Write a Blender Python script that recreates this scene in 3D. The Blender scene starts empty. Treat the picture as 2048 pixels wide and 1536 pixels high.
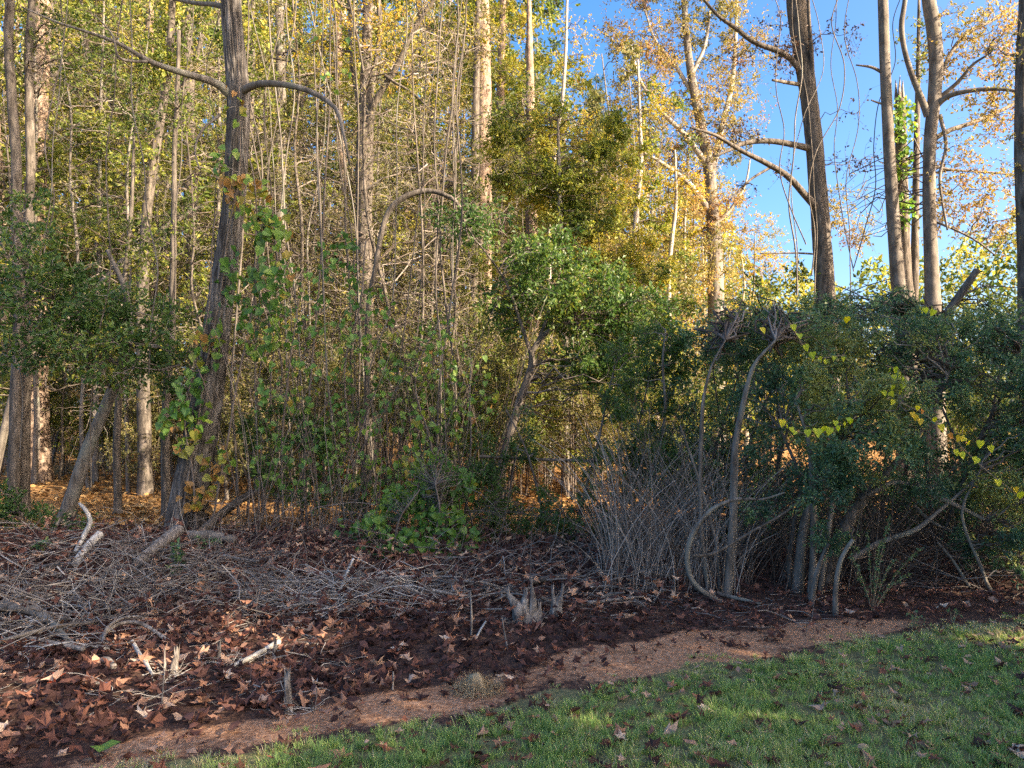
import bpy, math, numpy as np
from mathutils import Vector, Matrix
scene = bpy.context.scene
col = scene.collection
# ------------------------------------------------------------------ camera, sky, sun, exposure
FPX = 1538.0; CAMH = 1.6; PITCH = math.radians(2.3)
cd = bpy.data.cameras.new('camera'); cam = bpy.data.objects.new('camera', cd); col.objects.link(cam)
cam.location = (0, 0, CAMH); cam.rotation_euler = (math.radians(90) + PITCH, 0, 0)
cd.sensor_width = 36; cd.lens = 36 * FPX / 2048; cd.clip_end = 2000; scene.camera = cam
SUN_EL = math.radians(27); SUN_AZ = math.radians(118)          # azimuth clockwise from +Y (view direction)
w = bpy.data.worlds.new('World'); scene.world = w; w.use_nodes = True
nt = w.node_tree; bg = nt.nodes['Background']
sky = nt.nodes.new('ShaderNodeTexSky'); sky.sky_type = 'NISHITA'; sky.sun_disc = False
sky.sun_elevation = SUN_EL; sky.sun_rotation = SUN_AZ; sky.air_density = 0.65; sky.dust_density = 4.0; sky.ozone_density = 2.0
hsv = nt.nodes.new('ShaderNodeHueSaturation'); hsv.inputs['Saturation'].default_value = 1.4
nt.links.new(sky.outputs[0], hsv.inputs['Color']); nt.links.new(hsv.outputs[0], bg.inputs[0]); bg.inputs[1].default_value = 0.12
sd = bpy.data.lights.new('sun', 'SUN'); sd.energy = 3.4; sd.angle = math.radians(0.5); sd.color = (1, 0.9, 0.76)
so = bpy.data.objects.new('sun', sd); col.objects.link(so)
S = Vector((math.cos(SUN_EL) * math.sin(SUN_AZ), math.cos(SUN_EL) * math.cos(SUN_AZ), math.sin(SUN_EL)))
so.rotation_euler = S.to_track_quat('Z', 'Y').to_euler(); so.location = (30, -10, 30)
scene.view_settings.view_transform = 'Standard'; scene.view_settings.look = 'None'
scene.view_settings.exposure = 2.35; scene.view_settings.gamma = 1.0
scene.view_settings.use_white_balance = True; scene.view_settings.white_balance_temperature = 7400; scene.view_settings.white_balance_tint = 10
scene.render.engine = 'CYCLES'
cy = scene.cycles
cy.max_bounces = 6; cy.diffuse_bounces = 3; cy.glossy_bounces = 1; cy.transmission_bounces = 4; cy.transparent_max_bounces = 4
cy.sample_clamp_indirect = 2.5; cy.use_denoising = False; cy.use_adaptive_sampling = False
scene.render.use_persistent_data = False

# ------------------------------------------------------------------ helpers
RNG = np.random.default_rng(11)
def U(a, b, n=None): return RNG.uniform(a, b, n)
def nrm(v): return v / np.maximum(np.linalg.norm(v, axis=-1, keepdims=True), 1e-9)
def W(px, py, Y):
    """world point seen at photo pixel (px, py) at depth Y"""
    dx = (px - 1024) / FPX; dz = (768 - py) / FPX
    wy = math.cos(PITCH) - dz * math.sin(PITCH); wz = math.sin(PITCH) + dz * math.cos(PITCH)
    return np.array([dx / wy * Y, Y, CAMH + wz / wy * Y])
_tab = np.random.default_rng(3).random((64, 64, 64))
def noise3(p, s=1.0):
    p = np.asarray(p, float) * s
    i = np.floor(p).astype(int); f = p - i; f = f * f * (3 - 2 * f); r = 0
    for a in (0, 1):
        for b in (0, 1):
            for c in (0, 1):
                wgt = (f[..., 0] if a else 1 - f[..., 0]) * (f[..., 1] if b else 1 - f[..., 1]) * (f[..., 2] if c else 1 - f[..., 2])
                r = r + wgt * _tab[(i[..., 0] + a) & 63, (i[..., 1] + b) & 63, (i[..., 2] + c) & 63]
    return r
def n2(x, y, s, off=0.0):
    x = np.asarray(x, float); y = np.asarray(y, float)
    return noise3(np.stack([x, y, np.full(np.broadcast(x, y).shape, 0.37 + off)], -1), s)
def sst(e0, e1, x):
    t = np.clip((x - e0) / (e1 - e0), 0, 1); return t * t * (3 - 2 * t)
def lawn_edge(x):
    x = np.asarray(x, float)
    return np.interp(x, [-30, -8, -1.9, -0.2, 1.65, 3.0, 4.5, 30], [-4, 0.9, 3.45, 4.32, 5.2, 5.78, 6.15, 9]) + 0.22 * (n2(x, x * 0, 1.3) - 0.5)
def gz(x, y):
    x = np.asarray(x, float); y = np.asarray(y, float)
    z = 0.05 * (n2(x, y, 0.5) - 0.5) + 0.03 * (n2(x, y, 1.9, 5) - 0.5)
    left = sst(1.2, -2.2, x)
    bank = np.exp(-((y - 8.3) / 1.5) ** 2) * 0.20 * left + 0.10 * np.exp(-((y - 7.8) / 1.0) ** 2) * (1 - left) * sst(3.6, 1.5, x)
    z = z + bank * (0.75 + 0.6 * n2(x, y, 1.1, 9))
    z = z + 0.10 * sst(10, 16, y) * (n2(x, y, 0.25, 2) - 0.5) * 2
    return z
def G(px, py):
    """point on the ground seen at photo pixel"""
    p = None
    lo, hi = 2.0, 90.0
    Ys = np.geomspace(lo, hi, 900)
    dx = (px - 1024) / FPX; dz = (768 - py) / FPX
    wy = math.cos(PITCH) - dz * math.sin(PITCH); wz = math.sin(PITCH) + dz * math.cos(PITCH)
    X = dx / wy * Ys; Z = CAMH + wz / wy * Ys
    b = np.where(Z < gz(X, Ys))[0]
    k = b[0] if len(b) else len(Ys) - 1
    return np.array([X[k], Ys[k], float(gz(X[k], Ys[k]))])

class MB:
    def __init__(s): s.V = []; s.Q = []; s.T = []; s.tq = []; s.tt = []; s.n = 0
    def add(s, V, Q=None, T=None, tq=None, tt=None):
        s.V.append(np.asarray(V, np.float32).reshape(-1, 3))
        if Q is not None and len(Q):
            s.Q.append(np.asarray(Q).reshape(-1, 4) + s.n); s.tq.append(np.broadcast_to(np.asarray(0.5 if tq is None else tq, np.float32), (len(s.Q[-1]),)))
        if T is not None and len(T):
            s.T.append(np.asarray(T).reshape(-1, 3) + s.n); s.tt.append(np.broadcast_to(np.asarray(0.5 if tt is None else tt, np.float32), (len(s.T[-1]),)))
        s.n += len(s.V[-1])
    def mesh(s, name, mat, origin=(0, 0, 0), smooth=True):
        V = np.concatenate(s.V) - np.asarray(origin, np.float32)
        Q = np.concatenate(s.Q) if s.Q else np.zeros((0, 4), int); T = np.concatenate(s.T) if s.T else np.zeros((0, 3), int)
        t = np.concatenate([*(s.tq or []), *(s.tt or [])]) if (s.tq or s.tt) else np.zeros(0)
        m = bpy.data.meshes.new(name)
        m.vertices.add(len(V)); m.vertices.foreach_set('co', V.astype(np.float32).ravel())
        li = np.concatenate([Q.ravel(), T.ravel()]).astype(np.int32)
        m.loops.add(len(li)); m.loops.foreach_set('vertex_index', li)
        tot = np.concatenate([np.full(len(Q), 4), np.full(len(T), 3)]).astype(np.int32)
        st = np.concatenate([[0], np.cumsum(tot)[:-1]]).astype(np.int32)
        m.polygons.add(len(tot)); m.polygons.foreach_set('loop_start', st)
        m.polygons.foreach_set('use_smooth', np.full(len(tot), smooth))
        a = m.attributes.new('t', 'FLOAT', 'FACE'); a.data.foreach_set('value', t.astype(np.float32))
        m.update(calc_edges=True); m.materials.append(mat)
        return m
    def build(s, name, mat, parent=None, smooth=True, kind=None):
        o = bpy.data.objects.new(name, s.mesh(name, mat, parent.location if parent else (0, 0, 0), smooth)); col.objects.link(o)
        if parent: o.parent = parent
        if kind: o['kind'] = kind
        return o
def tag(o, label=None, cat=None, group=None, kind=None):
    if label: o['label'] = label
    if cat: o['category'] = cat
    if group: o['group'] = group
    if kind: o['kind'] = kind
    return o
def thing(name, label, cat, loc, group=None):
    o = bpy.data.objects.new(name, None); col.objects.link(o); o.empty_display_size = 0.1
    o.location = [float(v) for v in loc]
    o.matrix_basis = Matrix.Translation(o.location)
    return tag(o, label, cat, group)
def tubes(mb, P, Rd, k=4, t=0.5, cap=False):
    P = np.asarray(P, float); Rd = np.asarray(Rd, float)
    if P.ndim == 2: P = P[None]; Rd = Rd[None]
    M, N, _ = P.shape
    tan = nrm(np.gradient(P, axis=1)); mt = nrm(tan.mean(1))
    ref = np.eye(3)[np.argmin(np.abs(mt), 1)][:, None, :]
    u = nrm(np.cross(tan, np.broadcast_to(ref, tan.shape))); v = np.cross(tan, u)
    a = np.arange(k) / k * 2 * math.pi
    V = P[:, :, None, :] + Rd[:, :, None, None] * (u[:, :, None, :] * np.cos(a)[None, None, :, None] + v[:, :, None, :] * np.sin(a)[None, None, :, None])
    base = (np.arange(M) * N * k)[:, None, None]; i = (np.arange(N - 1) * k)[None, :, None]; j = np.arange(k)[None, None, :]; j2 = (j + 1) % k
    Q = np.stack([base + i + j, base + i + j2, base + i + k + j2, base + i + k + j], -1).reshape(-1, 4)
    tt = np.repeat(np.broadcast_to(np.asarray(t, float), (M,)), (N - 1) * k)
    T = None; tcap = None
    if cap:
        Vc = np.concatenate([V.reshape(M, -1, 3), P[:, :1], P[:, -1:]], 1); per = N * k + 2
        b2 = np.arange(M) * per
        Q = (Q.reshape(M, -1, 4) - base.reshape(M, 1, 1) + b2[:, None, None]).reshape(-1, 4)
        jj = np.arange(k); jn = (jj + 1) % k
        c0 = np.stack([np.full(k, N * k), jn, jj], -1); c1 = np.stack([np.full(k, N * k + 1), (N - 1) * k + jj, (N - 1) * k + jn], -1)
        T = (np.concatenate([c0, c1])[None] + b2[:, None, None]).reshape(-1, 3)
        tcap = np.repeat(np.broadcast_to(np.asarray(t, float), (M,)), 2 * k); V = Vc
    mb.add(V.reshape(-1, 3), Q, T, tt, tcap)
def smooth_path(pts, n):
    p = np.asarray(pts, float); m = len(p)
    if m == 2: s = np.linspace(0, 1, n)[:, None]; return p[0] * (1 - s) + p[1] * s
    q = np.vstack([2 * p[0] - p[1], p, 2 * p[-1] - p[-2]])
    u = np.linspace(0, m - 1 - 1e-6, n); i = u.astype(int); f = (u - i)[:, None]
    a, b, c, d = q[i], q[i + 1], q[i + 2], q[i + 3]
    return 0.5 * (2 * b + (c - a) * f + (2 * a - 5 * b + 4 * c - d) * f * f + (3 * b - a - 3 * c + d) * f ** 3)
def pxpath(kp, Y, dy=None):
    """[(px, py, width_px)] at depth Y (or list of depths) -> Nx4 world keypoints with radius"""
    out = []
    for i, k in enumerate(kp):
        y = Y[i] if hasattr(Y, '__len__') else Y
        p = W(k[0], k[1], y); out.append([*p, 0.5 * k[2] / FPX * y])
    return np.array(out)
def connect(par, tgt, n=6, lift=0.12, wob=0.06, up=0.5):
    par = np.asarray(par); tgt = np.asarray(tgt); idx = np.empty(len(tgt), int)
    for c in range(0, len(tgt), 800):
        d = tgt[c:c + 800, None, :] - par[None]
        idx[c:c + 800] = np.argmin(np.linalg.norm(d, axis=-1) + up * np.maximum(0, -d[..., 2]) + 0.0, 1)
    p0 = par[idx]; L = np.linalg.norm(tgt - p0, axis=1)[:, None]
    mid = 0.5 * (p0 + tgt) + np.array([0, 0, 1]) * L * lift + RNG.normal(0, 1, tgt.shape) * L * wob * 1.6
    s = np.linspace(0, 1, n)[None, :, None]
    P = (1 - s) ** 2 * p0[:, None] + 2 * s * (1 - s) * mid[:, None] + s * s * tgt[:, None]
    P[:, 1:-1] += RNG.normal(0, 1, P[:, 1:-1].shape) * (L * wob * 0.6)[:, None, :]
    return P, idx, L[:, 0]
def sample_blobs(blobs, n, shell=0.0):
    b = np.array([x[:6] for x in blobs], float); vol = b[:, 3] * b[:, 4] * b[:, 5]
    wt = np.array([(x[6] if len(x) > 6 else 1.0) for x in blobs]) * vol ** 0.8
    k = RNG.choice(len(b), n, p=wt / wt.sum())
    d = nrm(RNG.normal(0, 1, (n, 3))) * (RNG.random((n, 1)) ** (1 / (3 + 4 * shell)))
    return b[k, :3] + d * b[k, 3:6]
def PB(px, py, Y, rpx, rpy=None, ry=None, wt=1.0):
    c = W(px, py, Y); rx = rpx / FPX * Y; rz = (rpy or rpx) / FPX * Y
    return (c[0], c[1], c[2], rx, ry or rx, rz, wt)
# leaf templates: x along the leaf, y across, z normal
def fan(outline, c, zf):
    V = [c] + list(outline); V = np.array([[x, y, zf(x, y)] for x, y in V]); n = len(outline)
    return V, np.array([[0, 1 + i, 1 + (i + 1) % n] for i in range(n)])
RHOMB = (np.array([[0, 0, 0], [.45, .27, .09], [1, 0, -.10], [.45, -.27, .09]]), np.array([[0, 3, 2], [0, 2, 1]]))
NARROW = (np.array([[0, 0, 0], [.5, .19, .05], [1, 0, -.05], [.5, -.19, .05]]), np.array([[0, 3, 2], [0, 2, 1]]))
HEART = fan([(0, 0), (-.13, .2), (.02, .43), (.3, .46), (.62, .28), (1, 0), (.62, -.28), (.3, -.46), (.02, -.43), (-.13, -.2)], (.25, 0), lambda x, y: .22 * abs(y) - .18 * x * x)
def star(seed, lob=5, curl=.35):
    r = np.random.default_rng(seed); pts = []
    lens = [.62, .92, 1.0, .92, .62]; angs = [-118, -56, 0, 56, 118]
    for i in range(lob):
        a = math.radians(angs[i] + r.uniform(-7, 7)); l = .62 * lens[i] * r.uniform(.85, 1.12)
        pts += [(a - .17, l * .62), (a, l), (a + .17, l * .62)]
        if i < lob - 1: pts.append((math.radians((angs[i] + angs[i + 1]) / 2), .27 * r.uniform(.8, 1.2)))
    pts.append((math.pi, .12))
    out = [(math.cos(a) * l, math.sin(a) * l) for a, l in pts]
    k1, k2, k3 = r.uniform(-.2, 1.1) * curl * 2, r.uniform(-.1, 1.0) * curl * 2, r.uniform(-.5, .5) * curl
    V, T = fan(out, (0, 0), lambda x, y: k1 * x * x + k2 * y * y + k3 * x * y + .12 * math.sin(9 * x + 5 * y + seed))
    n = len(out)
    stem = np.array([[-.10, .012, 0], [-.10, -.012, 0], [-.55, 0, .06 + .1 * r.random()]])
    return np.vstack([V, stem]), np.vstack([T, [[n + 1, n + 2, n + 3]]])
STARS = [star(i) for i in range(9)]
def small_leaf(seed):
    r = np.random.default_rng(seed); out = [(-.5, 0), (-.2, .2), (.15, .24), (.5, .02), (.15, -.22), (-.2, -.2)]
    k1, k2 = r.uniform(-.4, 1), r.uniform(.1, 1.4)
    return fan(out, (0, 0), lambda x, y: k1 * x * x + k2 * y * y + .06 * math.sin(8 * x + seed))
OVALS = [small_leaf(i) for i in range(4)]
def needle_tuft():
    r = np.random.default_rng(5); V = []; T = []
    for i in range(11):
        d = nrm(np.array([r.uniform(.3, 1), r.normal(0, .55), r.normal(0, .55)])); s = nrm(np.cross(d, r.normal(0, 1, 3))) * .035
        V += [s, -s, d]; T.append([3 * i, 3 * i + 1, 3 * i + 2])
    return np.array(V), np.array(T)
TUFT = needle_tuft()
def frame(ax, no):
    ax = nrm(ax); v = nrm(np.cross(no, ax)); no = np.cross(ax, v); return ax, v, no
def leaves(mb, tm, pos, ax, no, size, t):
    V, T = tm; ax, v, no = frame(ax, no); size = np.broadcast_to(size, (len(pos),))[:, None, None]
    X = pos[:, None, :] + size * (V[None, :, 0:1] * ax[:, None] + V[None, :, 1:2] * v[:, None] + V[None, :, 2:3] * no[:, None])
    F = T[None] + (np.arange(len(pos)) * len(V))[:, None, None]
    mb.add(X.reshape(-1, 3), None, F.reshape(-1, 3), None, np.repeat(np.broadcast_to(t, (len(pos),)), len(T)))
def on_paths(P, per, tmin=0.25, off=0.02, flat=0.5, droop=0.2):
    M, N, _ = P.shape; k = np.repeat(np.arange(M), per); u = U(tmin, 1, len(k)) * (N - 1.001); i = u.astype(int); f = (u - i)[:, None]
    p = P[k, i] * (1 - f) + P[k, i + 1] * f; tg = nrm(P[k, i + 1] - P[k, i])
    ax = nrm(tg * .6 + nrm(RNG.normal(0, 1, p.shape)) * .9 + np.array([0, 0, -droop])); no = nrm(RNG.normal(0, 1, p.shape) * (1 - flat) + np.array([0, 0, 1]) * flat)
    return p + RNG.normal(0, off, p.shape), ax, no
# ------------------------------------------------------------------ materials
def newmat(name):
    m = bpy.data.materials.new(name); m.use_nodes = True; n = m.node_tree; n.nodes.clear()
    return m, n, n.nodes.new('ShaderNodeOutputMaterial')
def ramp(n, stops, fac):
    r = n.nodes.new('ShaderNodeValToRGB'); e = r.color_ramp.elements
    while len(e) < len(stops): e.new(0.5)
    for i, (p, c) in enumerate(stops): e[i].position = p; e[i].color = (*c, 1)
    n.links.new(fac, r.inputs[0]); return r.outputs[0]
def attr(n, name='t'):
    a = n.nodes.new('ShaderNodeAttribute'); a.attribute_name = name; return a.outputs['Fac']
def leafmat(name, stops, trans=0.42, rough=0.5, spec=0.3):
    m, n, out = newmat(name); c = ramp(n, stops, attr(n))
    b = n.nodes.new('ShaderNodeBsdfPrincipled'); b.inputs['Roughness'].default_value = rough; b.inputs['Specular IOR Level'].default_value = spec
    n.links.new(c, b.inputs['Base Color'])
    if trans > 0:
        tr = n.nodes.new('ShaderNodeBsdfTranslucent'); mx = n.nodes.new('ShaderNodeMixShader'); mx.inputs[0].default_value = trans
        hs = n.nodes.new('ShaderNodeHueSaturation'); hs.inputs['Saturation'].default_value = 1.1; hs.inputs['Value'].default_value = 1.35
        n.links.new(c, hs.inputs['Color']); n.links.new(hs.outputs[0], tr.inputs[0])
        n.links.new(b.outputs[0], mx.inputs[1]); n.links.new(tr.outputs[0], mx.inputs[2]); n.links.new(mx.outputs[0], out.inputs[0])
    else: n.links.new(b.outputs[0], out.inputs[0])
    return m
def barkmat(name, c0, c1, c2, sc=(26, 26, 4), bump=0.6, dist=0.02, lichen=None):
    m, n, out = newmat(name)
    tc = n.nodes.new('ShaderNodeTexCoord'); mp = n.nodes.new('ShaderNodeMapping'); mp.inputs['Scale'].default_value = sc
    n.links.new(tc.outputs['Object'], mp.inputs[0])
    nz = n.nodes.new('ShaderNodeTexNoise'); nz.inputs['Scale'].default_value = 1.0; nz.inputs['Detail'].default_value = 6; nz.inputs['Roughness'].default_value = .65
    n.links.new(mp.outputs[0], nz.inputs['Vector'])
    nb = n.nodes.new('ShaderNodeTexNoise'); nb.inputs['Scale'].default_value = 2.2; nb.inputs['Detail'].default_value = 4
    n.links.new(tc.outputs['Object'], nb.inputs['Vector'])
    c = ramp(n, [(.33, c0), (.5, c1), (.68, c2)], nz.outputs['Fac'])
    if lichen:
        mx = n.nodes.new('ShaderNodeMixRGB'); rr = ramp(n, [(.52, (0, 0, 0)), (.64, (.8, .8, .8))], nb.outputs['Fac'])
        n.links.new(rr, mx.inputs[0]); n.links.new(c, mx.inputs[1]); mx.inputs[2].default_value = (*lichen, 1); c = mx.outputs[0]
    b = n.nodes.new('ShaderNodeBsdfPrincipled'); b.inputs['Roughness'].default_value = .92; b.inputs['Specular IOR Level'].default_value = .15
    n.links.new(c, b.inputs['Base Color'])
    bp = n.nodes.new('ShaderNodeBump'); bp.inputs['Strength'].default_value = bump; bp.inputs['Distance'].default_value = dist
    n.links.new(nz.outputs['Fac'], bp.inputs['Height']); n.links.new(bp.outputs[0], b.inputs['Normal']); n.links.new(b.outputs[0], out.inputs[0])
    return m
def twigmat(name, stops):
    m, n, out = newmat(name)
    tc = n.nodes.new('ShaderNodeTexCoord'); nz = n.nodes.new('ShaderNodeTexNoise'); nz.inputs['Scale'].default_value = 14; nz.inputs['Detail'].default_value = 3
    n.links.new(tc.outputs['Object'], nz.inputs['Vector'])
    mth = n.nodes.new('ShaderNodeMath'); mth.operation = 'MULTIPLY_ADD'; mth.inputs[1].default_value = .7; mth.inputs[2].default_value = -.35; n.links.new(nz.outputs['Fac'], mth.inputs[0])
    ad = n.nodes.new('ShaderNodeMath'); ad.operation = 'ADD'; n.links.new(mth.outputs[0], ad.inputs[0]); n.links.new(attr(n), ad.inputs[1])
    b = n.nodes.new('ShaderNodeBsdfPrincipled'); b.inputs['Roughness'].default_value = .95; b.inputs['Specular IOR Level'].default_value = .05
    n.links.new(ramp(n, stops, ad.outputs[0]), b.inputs['Base Color']); n.links.new(b.outputs[0], out.inputs[0]); return m
M = {}
M['oak'] = barkmat('oak_bark', (.03, .025, .022), (.12, .105, .092), (.28, .25, .225), (15, 15, 2.2), 1.0, .03)
M['pine'] = barkmat('pine_bark', (.10, .065, .045), (.26, .18, .13), (.40, .31, .24), (14, 14, 5), .8, .03)
M['grey'] = barkmat('grey_bark', (.075, .062, .05), (.165, .14, .115), (.27, .235, .20), (18, 18, 4), .7, .018, (.21, .205, .165))
M['dark'] = barkmat('dark_bark', (.05, .04, .033), (.12, .10, .08), (.22, .18, .15), (20, 20, 4), .7, .02)
M['smooth'] = barkmat('smooth_bark', (.085, .07, .056), (.165, .138, .113), (.26, .222, .185), (11, 11, 5), .5, .012, (.19, .165, .13))
M['pale'] = barkmat('pale_bark', (.20, .17, .14), (.34, .30, .255), (.50, .46, .40), (8, 8, 4), .3, .008)
M['dead'] = barkmat('dead_wood', (.075, .06, .05), (.20, .17, .145), (.40, .355, .31), (40, 40, 12), .5, .008)
M['straw'] = leafmat('dry_straw', [(0, (.28, .19, .10)), (.5, (.45, .33, .19)), (1, (.60, .47, .30))], .2)
M['twig'] = twigmat('twig_wood', [(0, (.05, .038, .030)), (.4, (.13, .10, .08)), (.7, (.24, .20, .165)), (1, (.38, .34, .30))])
M['greytwig'] = twigmat('weathered_twig', [(0, (.07, .052, .043)), (.4, (.17, .14, .118)), (.7, (.31, .275, .24)), (1, (.52, .48, .43))])
M['tan_twig'] = twigmat('tan_twig', [(0, (.09, .06, .035)), (.4, (.22, .16, .10)), (.75, (.36, .27, .18)), (1, (.48, .39, .28))])
M['gold'] = leafmat('gold_leaf', [(0, (.13, .13, .02)), (.3, (.33, .29, .04)), (.6, (.50, .38, .06)), (.85, (.52, .31, .075)), (1, (.36, .17, .06))], .48)
M['ygreen'] = leafmat('yellow_green_leaf', [(0, (.03, .055, .014)), (.25, (.07, .11, .025)), (.5, (.15, .19, .04)), (.8, (.29, .30, .055)), (1, (.44, .37, .08))], .42)
M['olive'] = leafmat('olive_leaf', [(0, (.035, .045, .016)), (.3, (.10, .11, .035)), (.7, (.23, .21, .07)), (1, (.34, .24, .11))], .42)
M['tangold'] = leafmat('tan_gold_leaf', [(0, (.08, .085, .025)), (.3, (.22, .20, .06)), (.6, (.36, .29, .085)), (.85, (.40, .27, .10)), (1, (.28, .15, .075))], .42)
M['bleached'] = barkmat('bleached_wood', (.22, .195, .165), (.42, .385, .335), (.62, .58, .52), (40, 40, 12), .4, .006)
M['green'] = leafmat('green_leaf', [(0, (.035, .08, .022)), (.5, (.075, .145, .035)), (.85, (.14, .21, .045)), (1, (.26, .26, .05))], .38, .42, .4)
M['privet'] = leafmat('privet_leaf', [(0, (.05, .11, .055)), (.5, (.095, .19, .085)), (.85, (.17, .26, .10)), (1, (.30, .32, .09))], .28, .38, .45)
M['heart'] = leafmat('heart_leaf', [(0, (.06, .14, .03)), (.45, (.12, .25, .045)), (.75, (.22, .31, .05)), (.9, (.36, .30, .05)), (1, (.38, .20, .06))], .38, .45, .4)
M['yellow'] = leafmat('yellow_leaf', [(0, (.55, .62, .05)), (.3, (.80, .74, .05)), (.6, (.90, .66, .05)), (.8, (.90, .50, .06)), (1, (.82, .30, .06))], .4)
M['brown'] = leafmat('brown_leaf', [(0, (.025, .016, .013)), (.4, (.08, .045, .03)), (.75, (.18, .10, .06)), (1, (.33, .20, .12))], .15)
M['litter'] = leafmat('litter_leaf', [(0, (.045, .026, .024)), (.38, (.115, .058, .048)), (.6, (.25, .11, .075)), (.8, (.44, .24, .15)), (.94, (.60, .40, .27)), (1, (.55, .13, .07))], .12, .8, .06)
M['lawnleaf'] = leafmat('lawn_leaf', [(0, (.065, .035, .03)), (.3, (.22, .09, .06)), (.55, (.38, .21, .14)), (.8, (.52, .34, .24)), (1, (.60, .45, .34))], .12, .8, .08)
M['floor'] = leafmat('forest_floor_leaf', [(0, (.10, .05, .02)), (.4, (.30, .16, .06)), (.75, (.50, .30, .12)), (1, (.66, .46, .24))], .15, .7, .2)
M['grass'] = leafmat('grass_blade', [(0, (.13, .23, .075)), (.4, (.24, .37, .11)), (.72, (.37, .47, .13)), (.9, (.50, .47, .20)), (1, (.60, .48, .30))], .4, .45, .35)
M['needle'] = leafmat('pine_needle', [(0, (.03, .06, .025)), (.5, (.075, .12, .05)), (1, (.20, .21, .07))], .2)
def groundmat():
    m, n, out = newmat('ground_soil')
    tc = n.nodes.new('ShaderNodeTexCoord')
    def nz(s, d=6, r=.6):
        x = n.nodes.new('ShaderNodeTexNoise'); x.inputs['Scale'].default_value = s; x.inputs['Detail'].default_value = d; x.inputs['Roughness'].default_value = r
        n.links.new(tc.outputs['Object'], x.inputs['Vector']); return x.outputs['Fac']
    fine = nz(38); mid = nz(9)
    dirt = ramp(n, [(.3, (.20, .095, .052)), (.5, (.40, .205, .115)), (.7, (.55, .33, .21))], fine)  # bare dirt, its orange also standing in for missing sun dapples
    lawn = ramp(n, [(.3, (.09, .10, .045)), (.6, (.20, .18, .09)), (.8, (.30, .22, .14))], fine)
    lit = ramp(n, [(.3, (.03, .019, .016)), (.5, (.08, .046, .036)), (.72, (.18, .10, .065))], fine)
    wood = ramp(n, [(.28, (.13, .06, .025)), (.5, (.32, .17, .07)), (.72, (.50, .30, .13))], mid)
    def mix(f, a, b):
        x = n.nodes.new('ShaderNodeMixRGB'); n.links.new(f, x.inputs[0]); n.links.new(a, x.inputs[1]); n.links.new(b, x.inputs[2]); return x.outputs[0]
    def edge(a):
        s = n.nodes.new('ShaderNodeMath'); s.operation = 'MULTIPLY_ADD'; s.inputs[1].default_value = .75; n.links.new(nz(16, 8, .7), s.inputs[0]); n.links.new(attr(n, a), s.inputs[2])
        return ramp(n, [(.60, (0, 0, 0)), (.74, (1, 1, 1))], s.outputs[0])
    c = mix(edge('wood'), lit, wood); c = mix(edge('dirt'), c, dirt); c = mix(edge('lawn'), c, lawn)
    b = n.nodes.new('ShaderNodeBsdfPrincipled'); b.inputs['Roughness'].default_value = .95; b.inputs['Specular IOR Level'].default_value = .1
    n.links.new(c, b.inputs['Base Color']); bp = n.nodes.new('ShaderNodeBump'); bp.inputs['Strength'].default_value = .7; bp.inputs['Distance'].default_value = .03
    n.links.new(fine, bp.inputs['Height']); n.links.new(bp.outputs[0], b.inputs['Normal']); n.links.new(b.outputs[0], out.inputs[0]); return m
M['ground'] = groundmat()
# ------------------------------------------------------------------ ground
def dirt_mask(x, y):
    e = y - lawn_edge(x); wd = np.interp(x, [-4, -1.5, -0.6, 0.6, 1.6, 2.6, 4, 8], [.22, .34, .46, .66, .74, .42, .22, .15])
    d = sst(-.08, .06, e) * sst(wd + .12, wd - .12, e + .25 * (n2(x, y, 2.3, 4) - .5))
    pt = sum(a * np.exp(-((x - c[0]) / sx) ** 2 - ((y - c[1]) / .9) ** 2) for a, c, sx in ((1.0, (1.0, 5.35), .95), (.85, (-.75, 4.5), .6), (.7, (-1.7, 3.9), .4), (.45, (2.6, 5.9), .8)))
    return d * np.clip(pt * 1.5 * (.45 + 1.1 * n2(x, y, 2.7, 1)), 0, 1)
def build_ground():
    xs = np.concatenate([-np.geomspace(9, 500, 40)[::-1], np.arange(-8.9, 9, .07), np.geomspace(9, 500, 40)])
    ys = np.concatenate([-np.geomspace(.2, 300, 24)[::-1], np.arange(-.1, 2, .3), np.arange(2, 13, .07), np.geomspace(13.1, 900, 70)])
    X, Y = np.meshgrid(xs, ys); Z = gz(X, Y); nx, ny = len(xs), len(ys)
    mb = MB(); i = np.arange(ny - 1)[:, None] * nx; j = np.arange(nx - 1)[None]
    mb.add(np.stack([X, Y, Z], -1).reshape(-1, 3), np.stack([i + j, i + j + 1, i + nx + j + 1, i + nx + j], -1).reshape(-1, 4))
    o = mb.build('ground', M['ground']); tag(o, kind='structure')
    e = Y - lawn_edge(X)
    for nm, val in (('lawn', sst(.12, -.22, e + .5 * (n2(X, Y, 4.0, 2) - .5))), ('dirt', dirt_mask(X, Y)), ('wood', sst(9.6, 11.5, Y + .25 * X * 0))):
        a = o.data.attributes.new(nm, 'FLOAT', 'POINT'); a.data.foreach_set('value', (val.ravel() * .55 + .0).astype(np.float32))
build_ground()
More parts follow.
